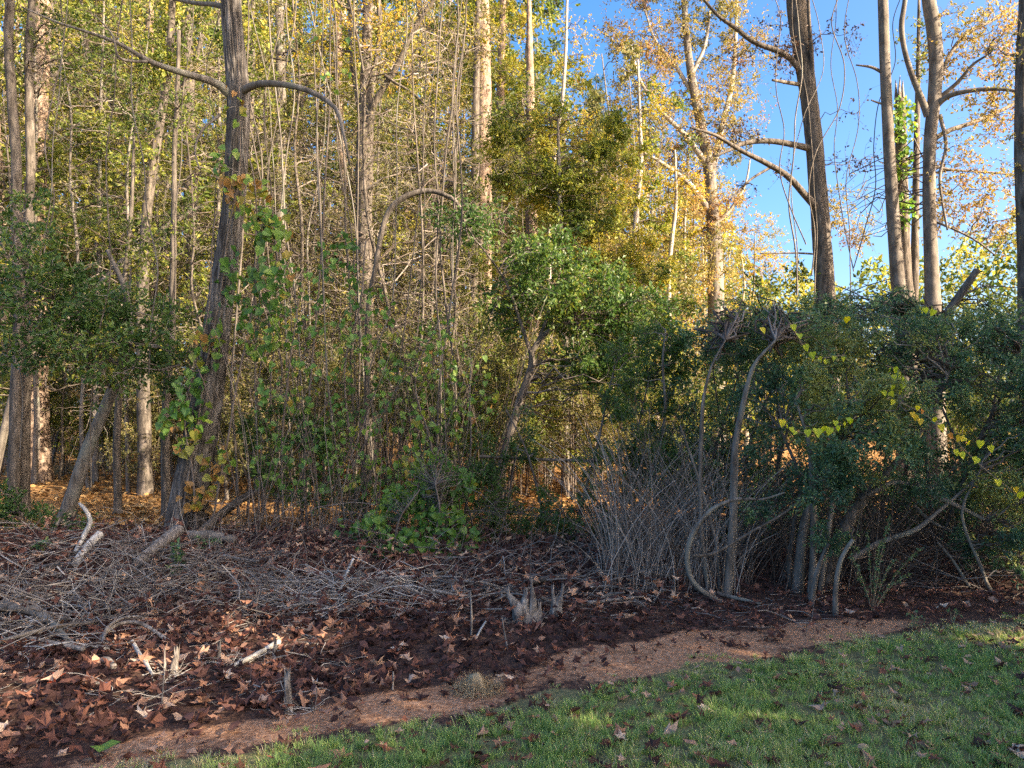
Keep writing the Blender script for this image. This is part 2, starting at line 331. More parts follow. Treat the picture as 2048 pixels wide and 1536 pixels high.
# ------------------------------------------------------------------ trees
def trunk_mesh(mb, kp, n=40, k=14, rough=.04, furrow=0.0, fz=1.0, wander=0.0):
    kp = np.asarray(kp, float); s = smooth_path(kp, n); P = s[:, :3]; r = np.maximum(s[:, 3], .003)
    if wander:
        P = P + (np.stack([noise3(P + 7.1, 1.1), noise3(P + 31.7, 1.1), np.full(n, .5)], -1) - .5) * wander * np.linspace(0.2, 1, n)[:, None]
    tan = nrm(np.gradient(P, axis=0)); ref = np.array([1.0, 0, 0]) if abs(nrm(tan.mean(0))[0]) < .7 else np.array([0, 0, 1.0])
    u = nrm(np.cross(tan, ref)); v = np.cross(tan, u); a = np.arange(k) / k * 2 * math.pi
    d = u[:, None] * np.cos(a)[None, :, None] + v[:, None] * np.sin(a)[None, :, None]
    L = np.concatenate([[0], np.cumsum(np.linalg.norm(np.diff(P, axis=0), axis=1))])
    q = np.stack([np.cos(a)[None] * np.ones((n, 1)), np.sin(a)[None] * np.ones((n, 1)), L[:, None] * np.ones((1, k)) * .35], -1)
    f = 1 + rough * 2 * (noise3(q * 2.2 + 3, 1.0) - .5) + rough * (noise3(q * 5 + 9, 1.0) - .5)
    if furrow:
        rr = np.abs(noise3(q * np.array([7, 7, 7 * fz]) + 20, 1.0) - .5) * 2; f = f - furrow * (1 - np.minimum(rr * 3.2, 1))
        rr = np.abs(noise3(q * np.array([13, 13, 12 * fz]) + 40, 1.0) - .5) * 2; f = f - .5 * furrow * (1 - np.minimum(rr * 3, 1))
    V = P[:, None] + d * (r[:, None] * f)[..., None]
    i = np.arange(n - 1)[:, None] * k; j = np.arange(k)[None]; j2 = (j + 1) % k
    Q = np.stack([i + j, i + j2, i + k + j2, i + k + j], -1).reshape(-1, 4)
    top = np.vstack([V.reshape(-1, 3), P[-1:]]); jj = np.arange(k); T = np.stack([np.full(k, n * k), (n - 1) * k + jj, (n - 1) * k + (jj + 1) % k], -1)
    mb.add(top, Q, T); return P, r
def crown_parts(root, P0, blobs, n2=60, n3=600, lpt=8, lsize=.06, leafm='ygreen', twigm='twig', tmpl=RHOMB, r2=.014, r3=.004, clump=.35, trange=(0, 1), lift=.12, up=.5, tclump=.35, droop=.2, flat=.5, bare=0.0, name='crown'):
    sec = sample_blobs(blobs, n2, .3)
    Pa, idx, L = connect(P0, sec, 9, lift, .07, up)
    mb = MB(); s = np.linspace(1, .22, 9)[None] ; tubes(mb, Pa, np.minimum(r2, .006 + .006 * L)[:, None] * s, 5, U(.1, .8, n2))
    par = Pa[:, 3:].reshape(-1, 3)
    k = RNG.integers(0, n2, n3); rad = np.mean([(b[3] + b[4] + b[5]) / 3 for b in blobs])
    tg = np.where((RNG.random((n3, 1)) < .86), sec[k] + RNG.normal(0, clump, (n3, 3)) * rad * .8, sample_blobs(blobs, n3))
    Pb, _, L3 = connect(par, tg, 5, .05, .09, .3)
    tubes(mb, Pb, r3 * np.linspace(1, .3, 5)[None] * np.ones((n3, 1)), 3, U(.2, .9, n3))
    mb.build('branches', M[twigm], root, kind='stuff')
    if lpt > 0:
        use = Pb if not bare else Pb[RNG.random(n3) > bare]
        p, ax, no = on_paths(use, lpt, .25, lsize * .4, flat, droop)
        t = np.clip(trange[0] + (trange[1] - trange[0]) * (.5 + (noise3(p, 1.1 / max(rad, .5)) - .5) * 2.2 * tclump + RNG.normal(0, .20, len(p))), 0, 1)
        lb = MB(); leaves(lb, tmpl, p, ax, no, lsize * U(.6, 1.3, len(p)), t); lb.build(name, M[leafm], root, kind='stuff', smooth=False)
def tree(name, label, cat, kp, bark, limbs=(), blobs=(), group=None, n=40, k=14, rough=.05, furrow=0, fz=1, wander=0, up_from=.35, limb_bark=None, **cp):
    kp = np.asarray(kp, float); base = kp[0, :3]; g = float(gz(base[0], base[1]))
    root = thing(name, label, cat, (base[0], base[1], g), group)
    mb = MB(); P, r = trunk_mesh(mb, kp, n, k, rough, furrow, fz, wander); mb.build('trunk', M[bark], root)
    P0 = [P[int(n * up_from):]]
    for l in limbs:
        lb = MB(); Pl, _ = trunk_mesh(lb, l, 18, 8, .06, 0, 1, .0); lb.build('limb', M[limb_bark or bark], root); P0.append(Pl[3:])
    if len(blobs): crown_parts(root, np.concatenate(P0), blobs, **cp)
    return root
def ground_kp(px, base_py, *rest, flare=1.35):
    """px trunk keypoints whose first one stands on the ground at base_py; returns world kps"""
    p = G(px, base_py); Y = p[1]; out = [[p[0], Y, p[2] - .08, 0.5 * rest[0][2] / FPX * Y * flare]]
    out += pxpath(rest, Y).tolist(); return np.array(out), Y
# --- the big furrowed trunk with vines
Y1 = 9.8
kp = pxpath([(366, 1115, 118), (371, 1075, 92), (378, 1000, 74), (395, 900, 66), (413, 800, 62), (427, 700, 57), (441, 600, 51), (456, 500, 46), (468, 400, 45), (474, 300, 46), (477, 200, 47), (469, 100, 42), (462, 0, 41), (458, -150, 38), (455, -400, 30), (470, -750, 16)], Y1)
limbs1 = [pxpath([(470, 200, 20), (432, 166, 17), (369, 147, 14), (300, 123, 11), (240, 88, 8), (178, 65, 6), (113, 44, 5), (44, 14, 3)], [9.8, 9.6, 9.4, 9.2, 9.1, 9.0, 9.0, 8.9]),
          pxpath([(470, 190, 20), (490, 179, 16), (523, 167, 15), (581, 171, 13), (632, 188, 11), (673, 219, 9), (686, 262, 7), (700, 330, 4)], [9.8, 9.7, 9.5, 9.3, 9.2, 9.1, 9.0, 9.0]),
          pxpath([(462, 18, 14), (430, 9, 11), (390, 6, 9), (330, -8, 7), (240, -40, 4)], [9.8, 9.9, 10.1, 10.3, 10.5]),
          pxpath([(300, 123, 7), (262, 122, 6), (236, 112, 5), (225, 70, 4), (190, 30, 3)], [9.2, 9.1, 9.0, 9.0, 8.9]),
          pxpath([(440, 230, 6), (405, 260, 5), (390, 300, 4), (400, 340, 3)], [9.6, 9.4, 9.3, 9.3])]
tree('oak_tree', 'big furrowed grey trunk curving up out of the brush pile, heart leaved vine on it', 'tree', kp, 'oak', limbs1,
     [PB(440, -560, 10, 330, 200, 2.6), PB(600, -350, 10.5, 200, 130, 2), PB(250, -420, 9.5, 240, 120, 2)], n=300, k=84, rough=.06, furrow=.24, fz=.55, up_from=.75, limb_bark='grey',
     n2=60, n3=420, lpt=8, lsize=.09, leafm='ygreen')
# --- trees standing on the left
kp, Y = ground_kp(74, 965, (73, 900, 50), (70, 700, 46), (68, 500, 43), (74, 300, 40), (80, 150, 36), (86, 0, 32), (92, -300, 26), (96, -600, 16))
tree('pine_tree', 'thick sunlit pine trunk with flaky tan bark beside a thin dark trunk', 'tree', kp, 'pine', (), [PB(96, -450, Y, 170, 160), PB(60, -250, Y, 120, 80)], n=70, k=26, rough=.05, furrow=.05, fz=1.5, up_from=.8, n2=40, n3=300, lpt=7, lsize=.16, leafm='needle', tmpl=TUFT)
def simple(label, base, rest, bark, blobs=(), name='hardwood_tree', limbs=(), **kw):
    kp, Y = ground_kp(*base, *rest)
    a = dict(n=46, k=12, wander=.10, n2=26, n3=260, lpt=8, lsize=.07, leafm='ygreen'); a.update(kw)
    bl = [PB(b[0], b[1], Y + (b[4] if len(b) > 4 else 0), b[2], b[3]) for b in blobs]
    lm = [pxpath([q for q in l], Y) for l in limbs]
    return tree(name, label, 'tree', kp, bark, lm, bl, **a)
simple('thin dark trunk leaning at the left of the thick pine', (26, 1040), [(27, 980, 24), (32, 800, 22), (38, 600, 21), (30, 300, 19), (20, 0, 17), (10, -300, 12)], 'dark', [(10, -300, 130, 110), (30, 60, 110, 90)], leafm='olive')
simple('dark trunk close against the front of the thick sunlit pine', (47, 1035), [(47, 960, 24), (50, 800, 20), (56, 600, 18), (60, 300, 17), (64, 0, 15), (70, -300, 10)], 'dark', [(80, -250, 130, 110), (130, 90, 100, 80)], leafm='ygreen')
simple('slim pale trunk right behind the thick sunlit pine', (100, 925), [(99, 880, 22), (101, 600, 21), (104, 300, 20), (108, 0, 18), (112, -250, 12)], 'smooth', [(150, 40, 120, 100), (110, -200, 140, 120)], leafm='ygreen', lsize=.09, n3=420)
simple('dark slender trunk with rough bark between the pine and the furrowed trunk', (291, 990), [(290, 930, 27), (286, 760, 25), (284, 620, 23), (296, 430, 20), (322, 230, 17), (340, 60, 14), (350, -200, 8)], 'dark', [(330, 60, 120, 120), (280, 300, 110, 90), (350, -180, 120, 100)], leafm='ygreen', lsize=.09, n3=460)
simple('thin dark trunk standing next to the crooked pale tree', (236, 1035), [(236, 980, 15), (234, 880, 14), (243, 720, 12), (250, 600, 10), (262, 420, 8), (270, 250, 5)], 'dark', [(262, 470, 90, 80), (240, 620, 80, 60)], leafm='ygreen', lsize=.06)
simple('thin black trunk just left of the furrowed trunk foot', (334, 1040), [(333, 980, 18), (333, 860, 16), (340, 700, 14), (346, 520, 12), (352, 300, 10), (356, 60, 7)], 'dark', [(352, 200, 100, 90), (330, 480, 90, 70)], leafm='ygreen', lsize=.06)
simple('tall dark trunk with small forks rising behind the furrowed trunk', (393, 965), [(392, 900, 29), (389, 700, 28), (384, 500, 27), (380, 300, 26), (376, 150, 25), (372, 0, 20), (366, -250, 13)], 'dark', [(370, -200, 160, 130), (330, 60, 120, 90), (430, 100, 80, 80)], leafm='ygreen', n3=420,
       limbs=[[(380, 200, 14), (362, 170, 11), (350, 130, 9), (342, 60, 6)], [(378, 150, 12), (400, 90, 9), (410, 20, 7)]])
simple('straight sunlit trunk behind the right side of the furrowed trunk', (556, 950), [(556, 900, 25), (558, 700, 23), (562, 450, 21), (562, 200, 20), (560, 0, 17), (560, -250, 11)], 'grey', [(560, -150, 150, 120), (600, 70, 100, 90)], leafm='ygreen', lsize=.09, n3=420)
simple('trunk with flared foot by the dark fallen bough', (492, 955), [(492, 900, 22), (494, 700, 18), (498, 450, 15), (502, 200, 12), (508, 0, 9)], 'dark', [(510, 60, 100, 90), (500, 300, 70, 70)], leafm='olive', lsize=.08)
# leaning sunlit dead stem
kp = pxpath([(40, 745, 14), (100, 672, 15), (155, 620, 15), (260, 508, 13), (330, 455, 11), (405, 412, 8)], [15.2, 15.4, 15.6, 16, 16.2, 16.4])
g0 = np.array([[kp[0, 0] - .55, kp[0, 1], float(gz(kp[0, 0] - .55, kp[0, 1])) - .05, kp[0, 3] * 1.3]])
tree('leaning_tree', 'bare sunlit stem leaning steeply to the right through yellow leaves', 'tree', np.vstack([g0, kp]), 'smooth', n=40, k=10)
# crooked pale tree with dark green crown in shade
kp, Y = ground_kp(118, 1062, (132, 1030, 30), (150, 975, 27), (180, 885, 24), (214, 805, 22), (238, 740, 18), (258, 660, 14), (250, 580, 10), (215, 500, 7))
bl = [PB(70, 520, Y - .6, 85, 75, .8), PB(90, 610, Y - .8, 95, 75, .9), PB(190, 600, Y - .3, 90, 60, .8), PB(290, 700, Y - .5, 80, 60, .8), PB(215, 720, Y - .8, 75, 65, .7), PB(10, 640, Y - .8, 70, 80, .8), PB(300, 610, Y, 70, 50, .7), PB(40, 440, Y, 70, 50, .7), PB(130, 690, Y - .5, 80, 60, .8), PB(290, 780, Y - .6, 70, 45, .6)]
cl = [pxpath([(238, 740, 12), (190, 680, 9), (130, 620, 7), (70, 560, 5), (20, 520, 3)], [Y, Y - .3, Y - .5, Y - .7, Y - .7]), pxpath([(250, 690, 9), (290, 690, 7), (330, 700, 5), (360, 730, 3)], [Y, Y - .3, Y - .4, Y - .5])]
tree('crooked_tree', 'crooked pale grey trunk leaning right, topped with dark green leaves', 'tree', kp, 'grey', cl, bl, n=50, k=14, wander=.05, n2=90, n3=1100, lpt=8, lsize=.075, leafm='green', tclump=.3, up_from=.5)
# --- centre trees
kp, Y = ground_kp(741, 985, (740, 940, 36), (735, 800, 33), (730, 600, 33), (728, 450, 33), (729, 330, 35), (731, 250, 33), (733, 120, 24), (736, 0, 20), (742, -250, 12))
lim = [pxpath([(731, 285, 18), (745, 215, 15), (768, 175, 13), (795, 130, 12), (828, 60, 11), (860, 10, 9), (900, -30, 7), (960, -60, 4)], [Y, Y - .2, Y - .3, Y - .4, Y - .5, Y - .6, Y - .7, Y - .7]), pxpath([(731, 240, 14), (750, 140, 12), (760, 60, 11), (757, 0, 10), (750, -120, 7)], [Y, Y + .3, Y + .4, Y + .5, Y + .6]), pxpath([(729, 270, 13), (712, 180, 9), (702, 110, 8), (700, 30, 7), (690, -60, 5)], [Y, Y + .2, Y + .3, Y + .3, Y + .3]),
       pxpath([(742, 28, 9), (715, 20, 7), (690, 15, 6), (668, -5, 4)], Y), pxpath([(770, 150, 8), (790, 165, 6), (830, 190, 5), (880, 240, 3)], Y - .4)]
bl = [PB(740, 60, Y, 150, 80, 2), PB(850, 90, Y, 110, 80, 2), PB(650, 90, Y + .5, 110, 80, 2), PB(770, -150, Y, 250, 130, 3), PB(800, 230, Y, 90, 70, 1.2)]
tree('forked_tree', 'dark trunk forking into spreading limbs above the middle of the thicket', 'tree', kp, 'dark', lim, bl, n=70, k=18, rough=.07, furrow=.05, n2=80, n3=800, lpt=6, lsize=.07, leafm='gold', trange=(.1, .9), limb_bark='dark')
def tall(label, Y, rest, bark, blobs=(), limbs=(), name='hardwood_tree', **kw):
    top = pxpath(rest, Y); x, y = top[0, 0], Y; top[:, 3] *= (.87 if rest[0][0] > 1600 else 1)
    kp = np.vstack([[[x + (top[0, 0] - top[1, 0]) * .3, y, float(gz(x, y)) - .08, top[0, 3] * 1.3], [x, y, min(1.0, top[0, 2] - .3), top[0, 3] * 1.05]], top])
    a = dict(n=56, k=16, n2=30, n3=300, lpt=8, lsize=.07, leafm='ygreen'); a.update(kw)
    return tree(name, label, 'tree', kp, bark, [pxpath(l, [Y + d for d in np.linspace(0, dd, len(l))]) for l, dd in limbs], [PB(b[0], b[1], Y + (b[4] if len(b) > 4 else 0), b[2], b[3]) for b in blobs], **a)
tall('tall pine trunk, sunlit on its right side, rising behind the thicket', 19, [(970, 760, 36), (968, 600, 35), (967, 400, 35), (968, 200, 33), (966, 60, 28), (964, -150, 22), (962, -400, 12)], 'pine', [(965, 60, 90, 70), (970, -200, 150, 140), (1010, 110, 70, 50)], furrow=.05, leafm='gold', trange=(.0, .6), lsize=.09)
tall('slim dark trunk standing close beside the tall sunlit pine trunk', 18.6, [(948, 760, 18), (948, 600, 17), (949, 400, 17), (952, 200, 15), (956, 0, 12), (958, -250, 7)], 'dark', [(930, 60, 80, 70), (950, -150, 100, 90)], leafm='olive', lsize=.08)
tall('stout trunk half hidden behind green leaves in the middle of the wood', 22, [(1068, 800, 32), (1066, 650, 30), (1064, 500, 26), (1062, 350, 22), (1060, 150, 16), (1058, 0, 9)], 'pine', [(1060, 250, 100, 90), (1080, 380, 110, 80), (1010, 330, 70, 60)], leafm='ygreen', lsize=.09, n3=700, n2=50)
tall('thin white sapling stem curving up through the gold foliage', 18, [(1098, 620, 9), (1099, 450, 9), (1106, 330, 9), (1120, 240, 8), (1130, 130, 7), (1134, 0, 5), (1136, -100, 3)], 'pale', [(1150, 80, 60, 80), (1140, 220, 50, 50)], name='sapling', n3=130, n2=20, lpt=5, leafm='gold', lsize=.06, trange=(.3, 1))
tall('straight white sapling stem left of the golden crowned tree', 19, [(1266, 650, 11), (1266, 540, 11), (1272, 430, 10), (1282, 330, 9), (1280, 250, 7), (1276, 120, 4)], 'pale', [(1275, 230, 60, 80), (1260, 380, 60, 50)], name='sapling', n3=200, n2=20, leafm='gold', lsize=.07)
tall('pale thin stem with a bend beside the golden crowned tree', 19.5, [(1338, 620, 9), (1338, 540, 9), (1345, 470, 8), (1352, 400, 7), (1350, 300, 4)], 'pale', [(1350, 380, 60, 60)], name='sapling', n3=140, n2=16, leafm='gold', lsize=.07)
# golden crowned tree
tall('tall tree with pale limbs and an open crown of golden brown leaves', 23, [(1432, 620, 32), (1430, 500, 30), (1424, 420, 26), (1418, 340, 22), (1400, 240, 20), (1384, 160, 17), (1372, 60, 13), (1366, -60, 9), (1362, -200, 5)], 'grey',
     [(1300, 60, 95, 70), (1400, 70, 90, 70), (1480, 110, 80, 60), (1310, 180, 90, 60), (1420, 200, 80, 60), (1300, 270, 80, 60), (1400, 320, 90, 60), (1350, -120, 200, 110), (1480, 250, 45, 50), (1450, 420, 55, 60), (1370, 430, 60, 60), (1500, -40, 90, 60), (1250, 350, 60, 50), (1270, 130, 60, 60), (1430, 520, 70, 50, -1), (1480, 480, 40, 40, -1), (1380, 560, 60, 40, -1)],
     [([(1420, 360, 16), (1445, 250, 12), (1465, 160, 9), (1472, 60, 7), (1476, -60, 4)], 1), ([(1415, 330, 14), (1370, 270, 10), (1320, 220, 8), (1280, 160, 6), (1262, 90, 4)], -1.2), ([(1425, 430, 14), (1380, 370, 10), (1330, 330, 8), (1280, 300, 5)], -.8), ([(1392, 200, 10), (1350, 130, 8), (1310, 80, 6), (1290, 20, 4)], .5), ([(1428, 450, 10), (1460, 420, 7), (1490, 370, 5), (1500, 320, 3)], -.5), ([(1384, 150, 9), (1410, 90, 7), (1420, 20, 5)], 0)],
     limb_bark='pale', n2=220, n3=4600, lpt=10, lsize=.082, leafm='tangold', trange=(.05, 1.0), tclump=.6, clump=.33)
# golden green tree in the middle
tall('bushy tree with bright yellow green leaves in the middle of the wood', 16, [(1130, 700, 16), (1126, 560, 14), (1120, 440, 11), (1118, 330, 8), (1116, 240, 4)], 'grey',
     [(1060, 250, 90, 50, .5), (1130, 330, 90, 60), (1180, 400, 80, 60), (1080, 400, 80, 50, .4), (1190, 270, 70, 60), (1230, 470, 60, 50), (1020, 330, 60, 50, .5), (1150, 480, 80, 50), (1290, 540, 70, 60), (1260, 380, 50, 60), (1210, 560, 80, 50), (1330, 640, 60, 50)], n2=110, n3=2300, lpt=10, lsize=.09, leafm='ygreen', trange=(.3, 1.1), tclump=.6, clump=.25, name='bushy_tree')
# evergreen hump, half in shade
tall('dark leaved evergreen arching over the thicket with a kinked black stem', 11.6, [(1000, 960, 17), (1016, 880, 16), (1040, 800, 15), (1062, 735, 14), (1066, 700, 12), (1100, 660, 9), (1150, 640, 6)], 'dark',
     [(1100, 520, 110, 60), (1180, 580, 100, 60), (1040, 520, 70, 60), (1220, 660, 80, 70), (1120, 620, 110, 50), (1240, 760, 70, 80), (1180, 720, 90, 60), (1010, 620, 60, 60), (1290, 620, 60, 50), (950, 460, 60, 40)],
     [([(1064, 715, 8), (1040, 640, 7), (1010, 560, 5), (960, 490, 3)], -.4), ([(1064, 712, 8), (1100, 620, 7), (1120, 540, 5), (1110, 490, 3)], .4)], n2=140, n3=1700, lpt=9, lsize=.075, leafm='green', trange=(.15, 1.1), tclump=.35, name='evergreen_tree', clump=.3)
# arching dark bough in the middle
tall('dark stem arching over in a bow above the thicket', 11.0, [(735, 640, 10), (750, 540, 10), (770, 440, 11), (800, 400, 12), (850, 382, 11), (895, 392, 9), (920, 415, 7), (935, 470, 4)], 'dark', [(900, 430, 80, 40), (960, 420, 60, 40)], n2=16, n3=120, lpt=5, leafm='green', name='arching_sapling')
# --- right hand trunks against the sky
YR = 14.0
tall('dark vine hung trunk tapering up to the sky with limbs on its left', YR, [(1654, 700, 50), (1650, 580, 46), (1643, 470, 42), (1636, 380, 41), (1629, 290, 40), (1618, 200, 40), (1606, 110, 42), (1592, 0, 44), (1578, -150, 38), (1560, -400, 26)], 'dark',
     [(1540, 90, 90, 70), (1490, 250, 70, 60), (1440, 270, 70, 50), (1520, 350, 60, 40), (1680, 230, 40, 50), (1560, -180, 240, 110), (1590, 60, 60, 60), (1700, 80, 50, 60), (1690, 330, 50, 50)],
     [([(1632, 300, 16), (1590, 290, 13), (1540, 282, 12), (1490, 286, 10), (1455, 302, 7), (1430, 312, 4)], -.6), ([(1645, 428, 17), (1610, 390, 14), (1575, 352, 12), (1530, 325, 11), (1480, 300, 9), (1430, 270, 7), (1380, 255, 4)], -1.2), ([(1618, 165, 15), (1575, 112, 12), (1510, 85, 10), (1470, 55, 9), (1435, 30, 7), (1400, -10, 5)], -.5), ([(1626, 230, 10), (1624, 120, 9), (1618, 40, 8), (1614, -60, 7)], -.5), ([(1632, 508, 4), (1590, 506, 4), (1520, 507, 2)], -.3), ([(1540, 335, 6), (1500, 360, 5), (1460, 400, 3)], -.4), ([(1606, 170, 9), (1575, 165, 8), (1545, 160, 5)], -.5)],
     furrow=.07, n2=90, n3=900, lpt=5, lsize=.06, leafm='brown', trange=(.05, .75), name='hardwood_tree', k=22, n=80)
tall('smooth grey trunk left of the snapped trunk', 13.2, [(1806, 640, 38), (1797, 560, 33), (1790, 480, 29), (1783, 380, 27), (1776, 260, 25), (1770, 130, 24), (1766, 0, 22), (1760, -200, 18), (1755, -450, 10)], 'smooth', [(1760, -250, 190, 110)], [([(1772, 150, 7), (1745, 135, 6), (1712, 30 + 100, 3)], 0), ([(1774, 210, 6), (1755, 205, 4), (1742, 200, 3)], 0)], n2=30, n3=200, lpt=6, leafm='tangold', k=22, n=70)
def snapped():
    Y = 14.6; kp = pxpath([(1818, 640, 27), (1812, 560, 25), (1806, 450, 25), (1803, 330, 24), (1801, 230, 21), (1799, 190, 18)], Y)
    root = tree('snapped_tree', 'snapped off trunk with a splintered top and ivy, between two smooth trunks', 'tree', np.vstack([[[kp[0, 0], Y, float(gz(kp[0, 0], Y)) - .05, kp[0, 3] * 1.2]], kp]), 'dark', n=50, k=16, furrow=.06)
    mb = MB(); c = kp[-1, :3]
    for i in range(6):
        a = i * 1.05; o = np.array([math.cos(a), math.sin(a), 0]) * .07; h = U(.12, .42)
        tubes(mb, np.array([c + o - [0, 0, .08], c + o * .9 + [0, 0, h * .5], c + o * .85 + [U(-.02, .02), 0, h]]), np.array([.035, .022, .004]), 5)
    mb.build('splinters', M['dead'], root, smooth=False)
    p = sample_blobs([PB(1806, 240, Y - .2, 30, 50, .25), PB(1810, 420, Y - .2, 22, 40, .2), PB(1808, 330, Y - .2, 18, 40, .2)], 420)
    lb = MB(); leaves(lb, HEART, p, RNG.normal(0, 1, p.shape) + [0, 0, -.6], RNG.normal(0, .6, p.shape) + [0, -.7, .5], U(.05, .10, len(p)), U(.2, .85, len(p))); lb.build('ivy', M['heart'], root, kind='stuff')
snapped()
tall('smooth grey trunk with a crook and wide limbs to the right of the snapped trunk', 13.0, [(1868, 660, 40), (1865, 580, 33), (1861, 480, 29), (1858, 380, 27), (1860, 280, 27), (1868, 200, 29), (1872, 120, 31), (1866, 50, 31), (1856, -20, 28), (1850, -200, 22), (1845, -420, 12)], 'smooth',
     [(1960, 90, 90, 80), (1980, 230, 80, 60), (1930, 400, 80, 60), (1990, 420, 70, 80), (1930, 300, 60, 40), (1850, -260, 220, 100), (1890, 60, 50, 60), (1700, 440, 60, 55, 3)],
     [([(1856, 232, 16), (1842, 195, 13), (1822, 145, 11), (1808, 95, 10), (1803, 50, 11), (1810, 0, 10), (1815, -80, 8)], -.2), ([(1868, 215, 14), (1895, 193, 12), (1930, 183, 10), (1975, 178, 9), (2020, 180, 7), (2060, 190, 4)], -.8), ([(1880, 195, 10), (1915, 165, 8), (1945, 130, 6), (1975, 110, 4)], -.5), ([(1862, 282, 11), (1895, 262, 10), (1945, 245, 9), (2000, 222, 8), (2060, 190, 6)], .6), ([(1862, 332, 6), (1910, 340, 5), (1980, 345, 5), (2060, 352, 3)], .3), ([(1870, 190, 11), (1895, 120, 9), (1930, 70, 8), (1985, 40, 7), (2060, -10, 5)], 1), ([(1862, 440, 6), (1900, 455, 5), (1950, 480, 4), (1990, 510, 3)], -.4), ([(1880, 230, 8), (1892, 290, 7), (1880, 350, 6), (1884, 400, 5), (1895, 460, 4)], -.4)],
     n2=190, n3=2300, lpt=6, lsize=.065, leafm='tangold', trange=(.25, 1), tclump=.5, k=24, n=80)
tall('slender dark trunk between the snapped trunk and the crooked limbed one', 16, [(1828, 640, 20), (1829, 560, 18), (1831, 430, 16), (1833, 300, 14), (1836, 150, 10), (1838, 0, 6)], 'dark', [(1830, 380, 30, 40), (1836, 100, 50, 60)], n3=90, n2=10, lpt=6)
tall('dark vine covered trunk at the edge of the yard behind the privet', 9.6, [(2052, 700, 34), (2050, 500, 33), (2044, 300, 32), (2046, 120, 31), (2052, 0, 30), (2056, -300, 22)], 'dark', [(2030, 430, 50, 90), (2010, 330, 50, 60), (2020, 120, 60, 80), (2060, -250, 160, 120)], n2=50, n3=380, lpt=5, lsize=.05, leafm='olive', furrow=.06)
# ------------------------------------------------------------------ woodland behind: prototypes and copies
def blob_col(z0, z1, r0, r1, m, j=.5):
    out = []
    for i in range(m):
        f = (i + .5) / m; r = r0 + (r1 - r0) * f; a = U(0, 6.28); d = r * j * U(.3, 1.1)
        out.append((math.cos(a) * d, math.sin(a) * d, z0 + (z1 - z0) * f + U(-.4, .4), r * U(.7, 1.2), r * U(.7, 1.2), r * U(.45, .75)))
    return out
def proto(name, cat, h, r, bark, blobs, lean=.3, jit=.025, **cp):
    n = 9; z = np.linspace(0, h, n); P = np.zeros((n, 4)); a = U(0, 6.28)
    P[:, 0] = lean * (z / h) ** 1.5 * math.cos(a) + np.cumsum(RNG.normal(0, jit * h / n, n)); P[:, 1] = lean * (z / h) ** 1.5 * math.sin(a) + np.cumsum(RNG.normal(0, jit * h / n, n)); P[:, :2] -= P[0, :2]
    P[:, 2] = z - .1; P[:, 3] = r * (1 - .85 * (z / h)) + .004
    root = bpy.data.objects.new(name, None); col.objects.link(root)
    mb = MB(); T, _ = trunk_mesh(mb, P, 26, 8, .06); mb.build('trunk', M[bark], root)
    crown_parts(root, T[5:], blobs, **cp); root['category'] = cat
    return root
def dup(src, loc, rz, s, label, group, tilt=(0, 0)):
    r = src.copy(); col.objects.link(r); r.location = [float(v) for v in loc]; r.rotation_euler = (tilt[0], tilt[1], rz); r.scale = (s, s, s)
    r['label'] = label; r['group'] = group
    for ch in src.children:
        c = ch.copy(); col.objects.link(c); c.parent = r
    return r
def scatter(protos, spots, label, group, smin=.8, smax=1.2, tilt=.05):
    for i, (px, Y) in enumerate(spots):
        if 670 < px < 830 and Y < 18: Y = U(18, 24)
        x = (px - 1024) / FPX * Y; src = protos[i % len(protos)]
        dup(src, (x, Y, float(gz(x, Y))), U(0, 6.28), U(smin, smax), label, group, (U(-tilt, tilt), U(-tilt, tilt)))
    for p in protos: kill(p)
def kill(p):
    for c in list(p.children): bpy.data.objects.remove(c)
    bpy.data.objects.remove(p)
def spots(n, px0, px1, Y0, Y1, jit=1.0):
    px = np.linspace(px0, px1, n) + U(-.5, .5, n) * (px1 - px0) / n * 2 * jit; Yv = 1 / U(1 / Y1, 1 / Y0, n); RNG.shuffle(px); return list(zip(px, Yv))
leafy = [proto('leafy_sapling', 'tree', 9.5, .055, 'grey', blob_col(2.2, 9.5, 1.3, .8, 9), n2=40, n3=420, lpt=10, lsize=.10, clump=.22, leafm=m, tclump=.5, trange=tr, r2=.012) for m, tr in (('ygreen', (.15, 1)), ('olive', (.1, .95)), ('ygreen', (.35, 1.05)))]
scatter(leafy, spots(34, -160, 1330, 16, 30), 'slim leafy sapling crowded into the sunlit thicket', 'leafy saplings in the thicket', .8, 1.35)
bare = [proto('bare_sapling', 'tree', 9, .038, b, blob_col(1.5, 9, 1.5, 1.3, 9), jit=.10, n2=46, n3=420, lpt=l, lsize=.06, leafm='olive', twigm='twig', trange=(.1, 1), r2=.014, r3=.0045, lift=.2, lean=1.0) for b, l in (('dark', 3), ('grey', 2), ('dark', 3))]
scatter(bare, spots(36, 430, 960, 13, 26) + spots(12, 960, 1330, 20, 28) + spots(14, -60, 430, 15, 28), 'thin nearly leafless sapling among the tangled stems of the thicket', 'bare saplings in the thicket', .7, 1.3, .09)
bigs = [proto('woodland_tree', 'tree', 21, .19, b, blob_col(5, 21, 2.6, 2.0, 12, .7), n2=95, n3=1100, lpt=10, lsize=.17, leafm=m, tclump=.6, trange=tr, r2=.035, r3=.007, lean=.8, clump=.2) for b, m, tr in (('grey', 'ygreen', (.2, 1)), ('pine', 'ygreen', (.35, 1.1)), ('grey', 'olive', (.1, .8)), ('dark', 'ygreen', (.0, .8)))]
scatter(bigs, spots(34, -260, 1010, 24, 46), 'tall woodland tree behind the thicket with thinning autumn leaves', 'tall trees deep in the wood', .8, 1.25)
